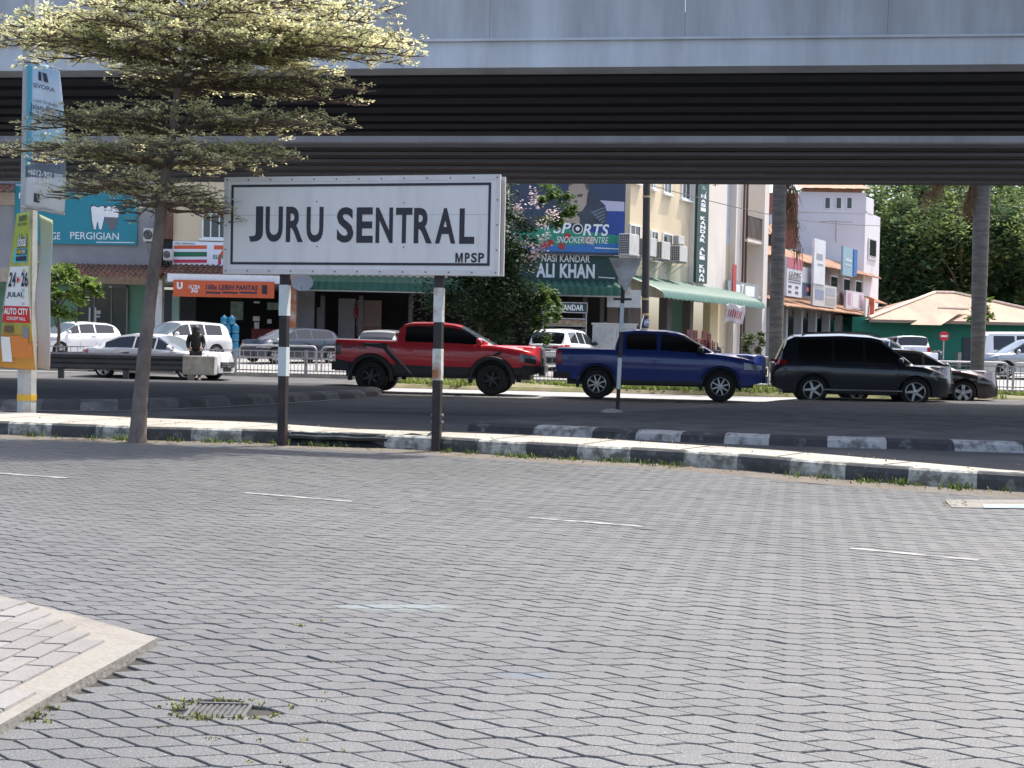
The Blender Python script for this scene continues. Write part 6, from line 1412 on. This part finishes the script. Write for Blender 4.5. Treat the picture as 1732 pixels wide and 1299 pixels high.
def tpos(py): 
    l=[(q[0][1],i) for i,q in enumerate(path)]
    for (a,b) in zip(path,path[1:]):
        if b[0][1]<=py<=a[0][1]:
            f=(a[0][1]-py)/(a[0][1]-b[0][1]); return P(a[0][0]+(b[0][0]-a[0][0])*f,py,YT)-tb
    return pts[-1]
PX=F/YT
#      attach y, left reach px, right reach px, y at left tip, y at right tip, depth radius m, leaf density
tiers=[(330,175,110,344,372,.8,.8),(352,60,118,362,388,.5,.5),(285,270,205,262,268,1.0,1.0),(225,225,285,222,205,1.0,.95),(150,70,310,170,150,.9,.8),(118,300,385,80,88,1.3,1.5),(95,290,375,62,70,1.2,1.5),(70,260,340,40,46,1.2,1.4),(20,170,330,-5,5,1.2,1.1),(-40,120,200,-60,-60,1.0,.3)]
tw=MB(); lf=MB()
def shoots(p,d,L_,lev):
    n=max(2,int(L_/.1)); q=p.copy(); dd=d.copy(); out=[q.copy()]
    for i in range(n):
        dd=(dd+V((rs.gauss(0,.12),rs.gauss(0,.12),rs.gauss(0,.05)))).normalized(); dd.z*=.8; q=q+dd*L_/n; out.append(q.copy())
    tw.tube(out,[max(.0035,.012*(1-i/len(out))*(1 if lev else 1.6)) for i in range(len(out))],4,False)
    return out
def rosette(p,k):
    for i in range(k):
        a=rs.uniform(0,6.283); l=rs.uniform(.024,.05); d=V((math.cos(a),math.sin(a),rs.gauss(.25,.35))).normalized(); s_=d.cross(V((rs.gauss(0,.35),rs.gauss(0,.35),1))).normalized()*l*.3
        o=p+d*rs.uniform(0,.03); lf.add([o,o+d*l*.6+s_,o+d*l,o+d*l*.6-s_],[(0,1,2,3)])
for (ya,lp,rp_,yl,yr,dr,den) in tiers:
    o=tpos(ya); nb=12
    for i in range(nb):
        a=6.283*(i+rs.uniform(-.3,.3))/nb; ca_,sa_=math.cos(a),math.sin(a)
        R_=(rp_ if ca_>0 else lp)/PX; tip_y=yr if ca_>0 else yl
        ztip=P(300,tip_y,YT).z-tb.z
        ex=R_*ca_; ey=dr*sa_; tz=o.z+(ztip-o.z)*abs(ca_)*rs.uniform(.75,1.1)+rs.gauss(0,.05)
        L_=math.hypot(ex,ey); n=max(4,int(L_/.12)); main=[]
        for j in range(n+1):
            f=j/n; main.append(o+V((ex*f,ey*f,(tz-o.z)*(f**.7)+.10*math.sin(f*3.14)))+V((rs.gauss(0,.012),rs.gauss(0,.012),rs.gauss(0,.01))))
        tw.tube(main,[.024*(1-.85*j/n)*(1 if L_>1 else .7) for j in range(n+1)],5,False)
        for j in range(2,n+1):
            f=j/n; dirn=(main[j]-main[j-1]).normalized()
            for sg in (-1,1):
                if rs.random()>.85: continue
                L2=(.16+.62*(1-f)*min(1,f*2.2)+.1*rs.random())*min(1,.5+R_*.35); ang=sg*rs.uniform(.55,1.1); c_,s_=math.cos(ang),math.sin(ang)
                d2=V((dirn.x*c_-dirn.y*s_,dirn.x*s_+dirn.y*c_,rs.gauss(.06,.1)))
                for k,q in enumerate(shoots(main[j],d2,L2,1)):
                    if k and rs.random()<den*.95:
                        rosette(q+V((rs.gauss(0,.02),rs.gauss(0,.02),rs.gauss(.025,.03))),int(9*den)+1)
                        if rs.random()<.6:
                            d3=V((rs.gauss(0,1),rs.gauss(0,1),rs.gauss(.1,.35))).normalized(); e=q+d3*rs.uniform(.06,.15); tw.tube([q,e],[.004,.0025],3,False); rosette(e,int(9*den)+1)
            if f>.35: rosette(main[j]+V((0,0,.03)),5)
tw.build('branches',BR_,t); lf.build('crown',CR,t)
# loose wires across the side street
g=MB(); a,b=P(1085,309,58),P(1490,382,94)
for k in range(1): g.tube([a.lerp(b,i/16)+V((0,0,-.5*math.sin(math.pi*i/16))) for i in range(17)],.02,4)
tag(g.build('overhead_cable',BLK),'thin black cable slung along the side street shophouses','cable')
# leaf litter on the verge
g=MB()
for i in range(420):
    x=rs.uniform(-7,6); y_=yat(KF,x)-abs(rs.gauss(.02,.2))-.03; l=rs.uniform(.02,.05); leaf(g,V((x,y_,.016)),l,l*.5,rs,.2,0)
for i in range(160):
    x=rs.uniform(-6,5); y_=yat(KF,x)+rs.uniform(.1,1.3); l=rs.uniform(.02,.05); leaf(g,V((x,y_,KH+.01)),l,l*.5,rs,.2,0)
tag(g.build('leaf_litter',mat('dry_leaves',(.2,.13,.06),.9,var=.2,isl=.5)),'scattered dry leaves along the kerb and footpath','leaves',kind='stuff')
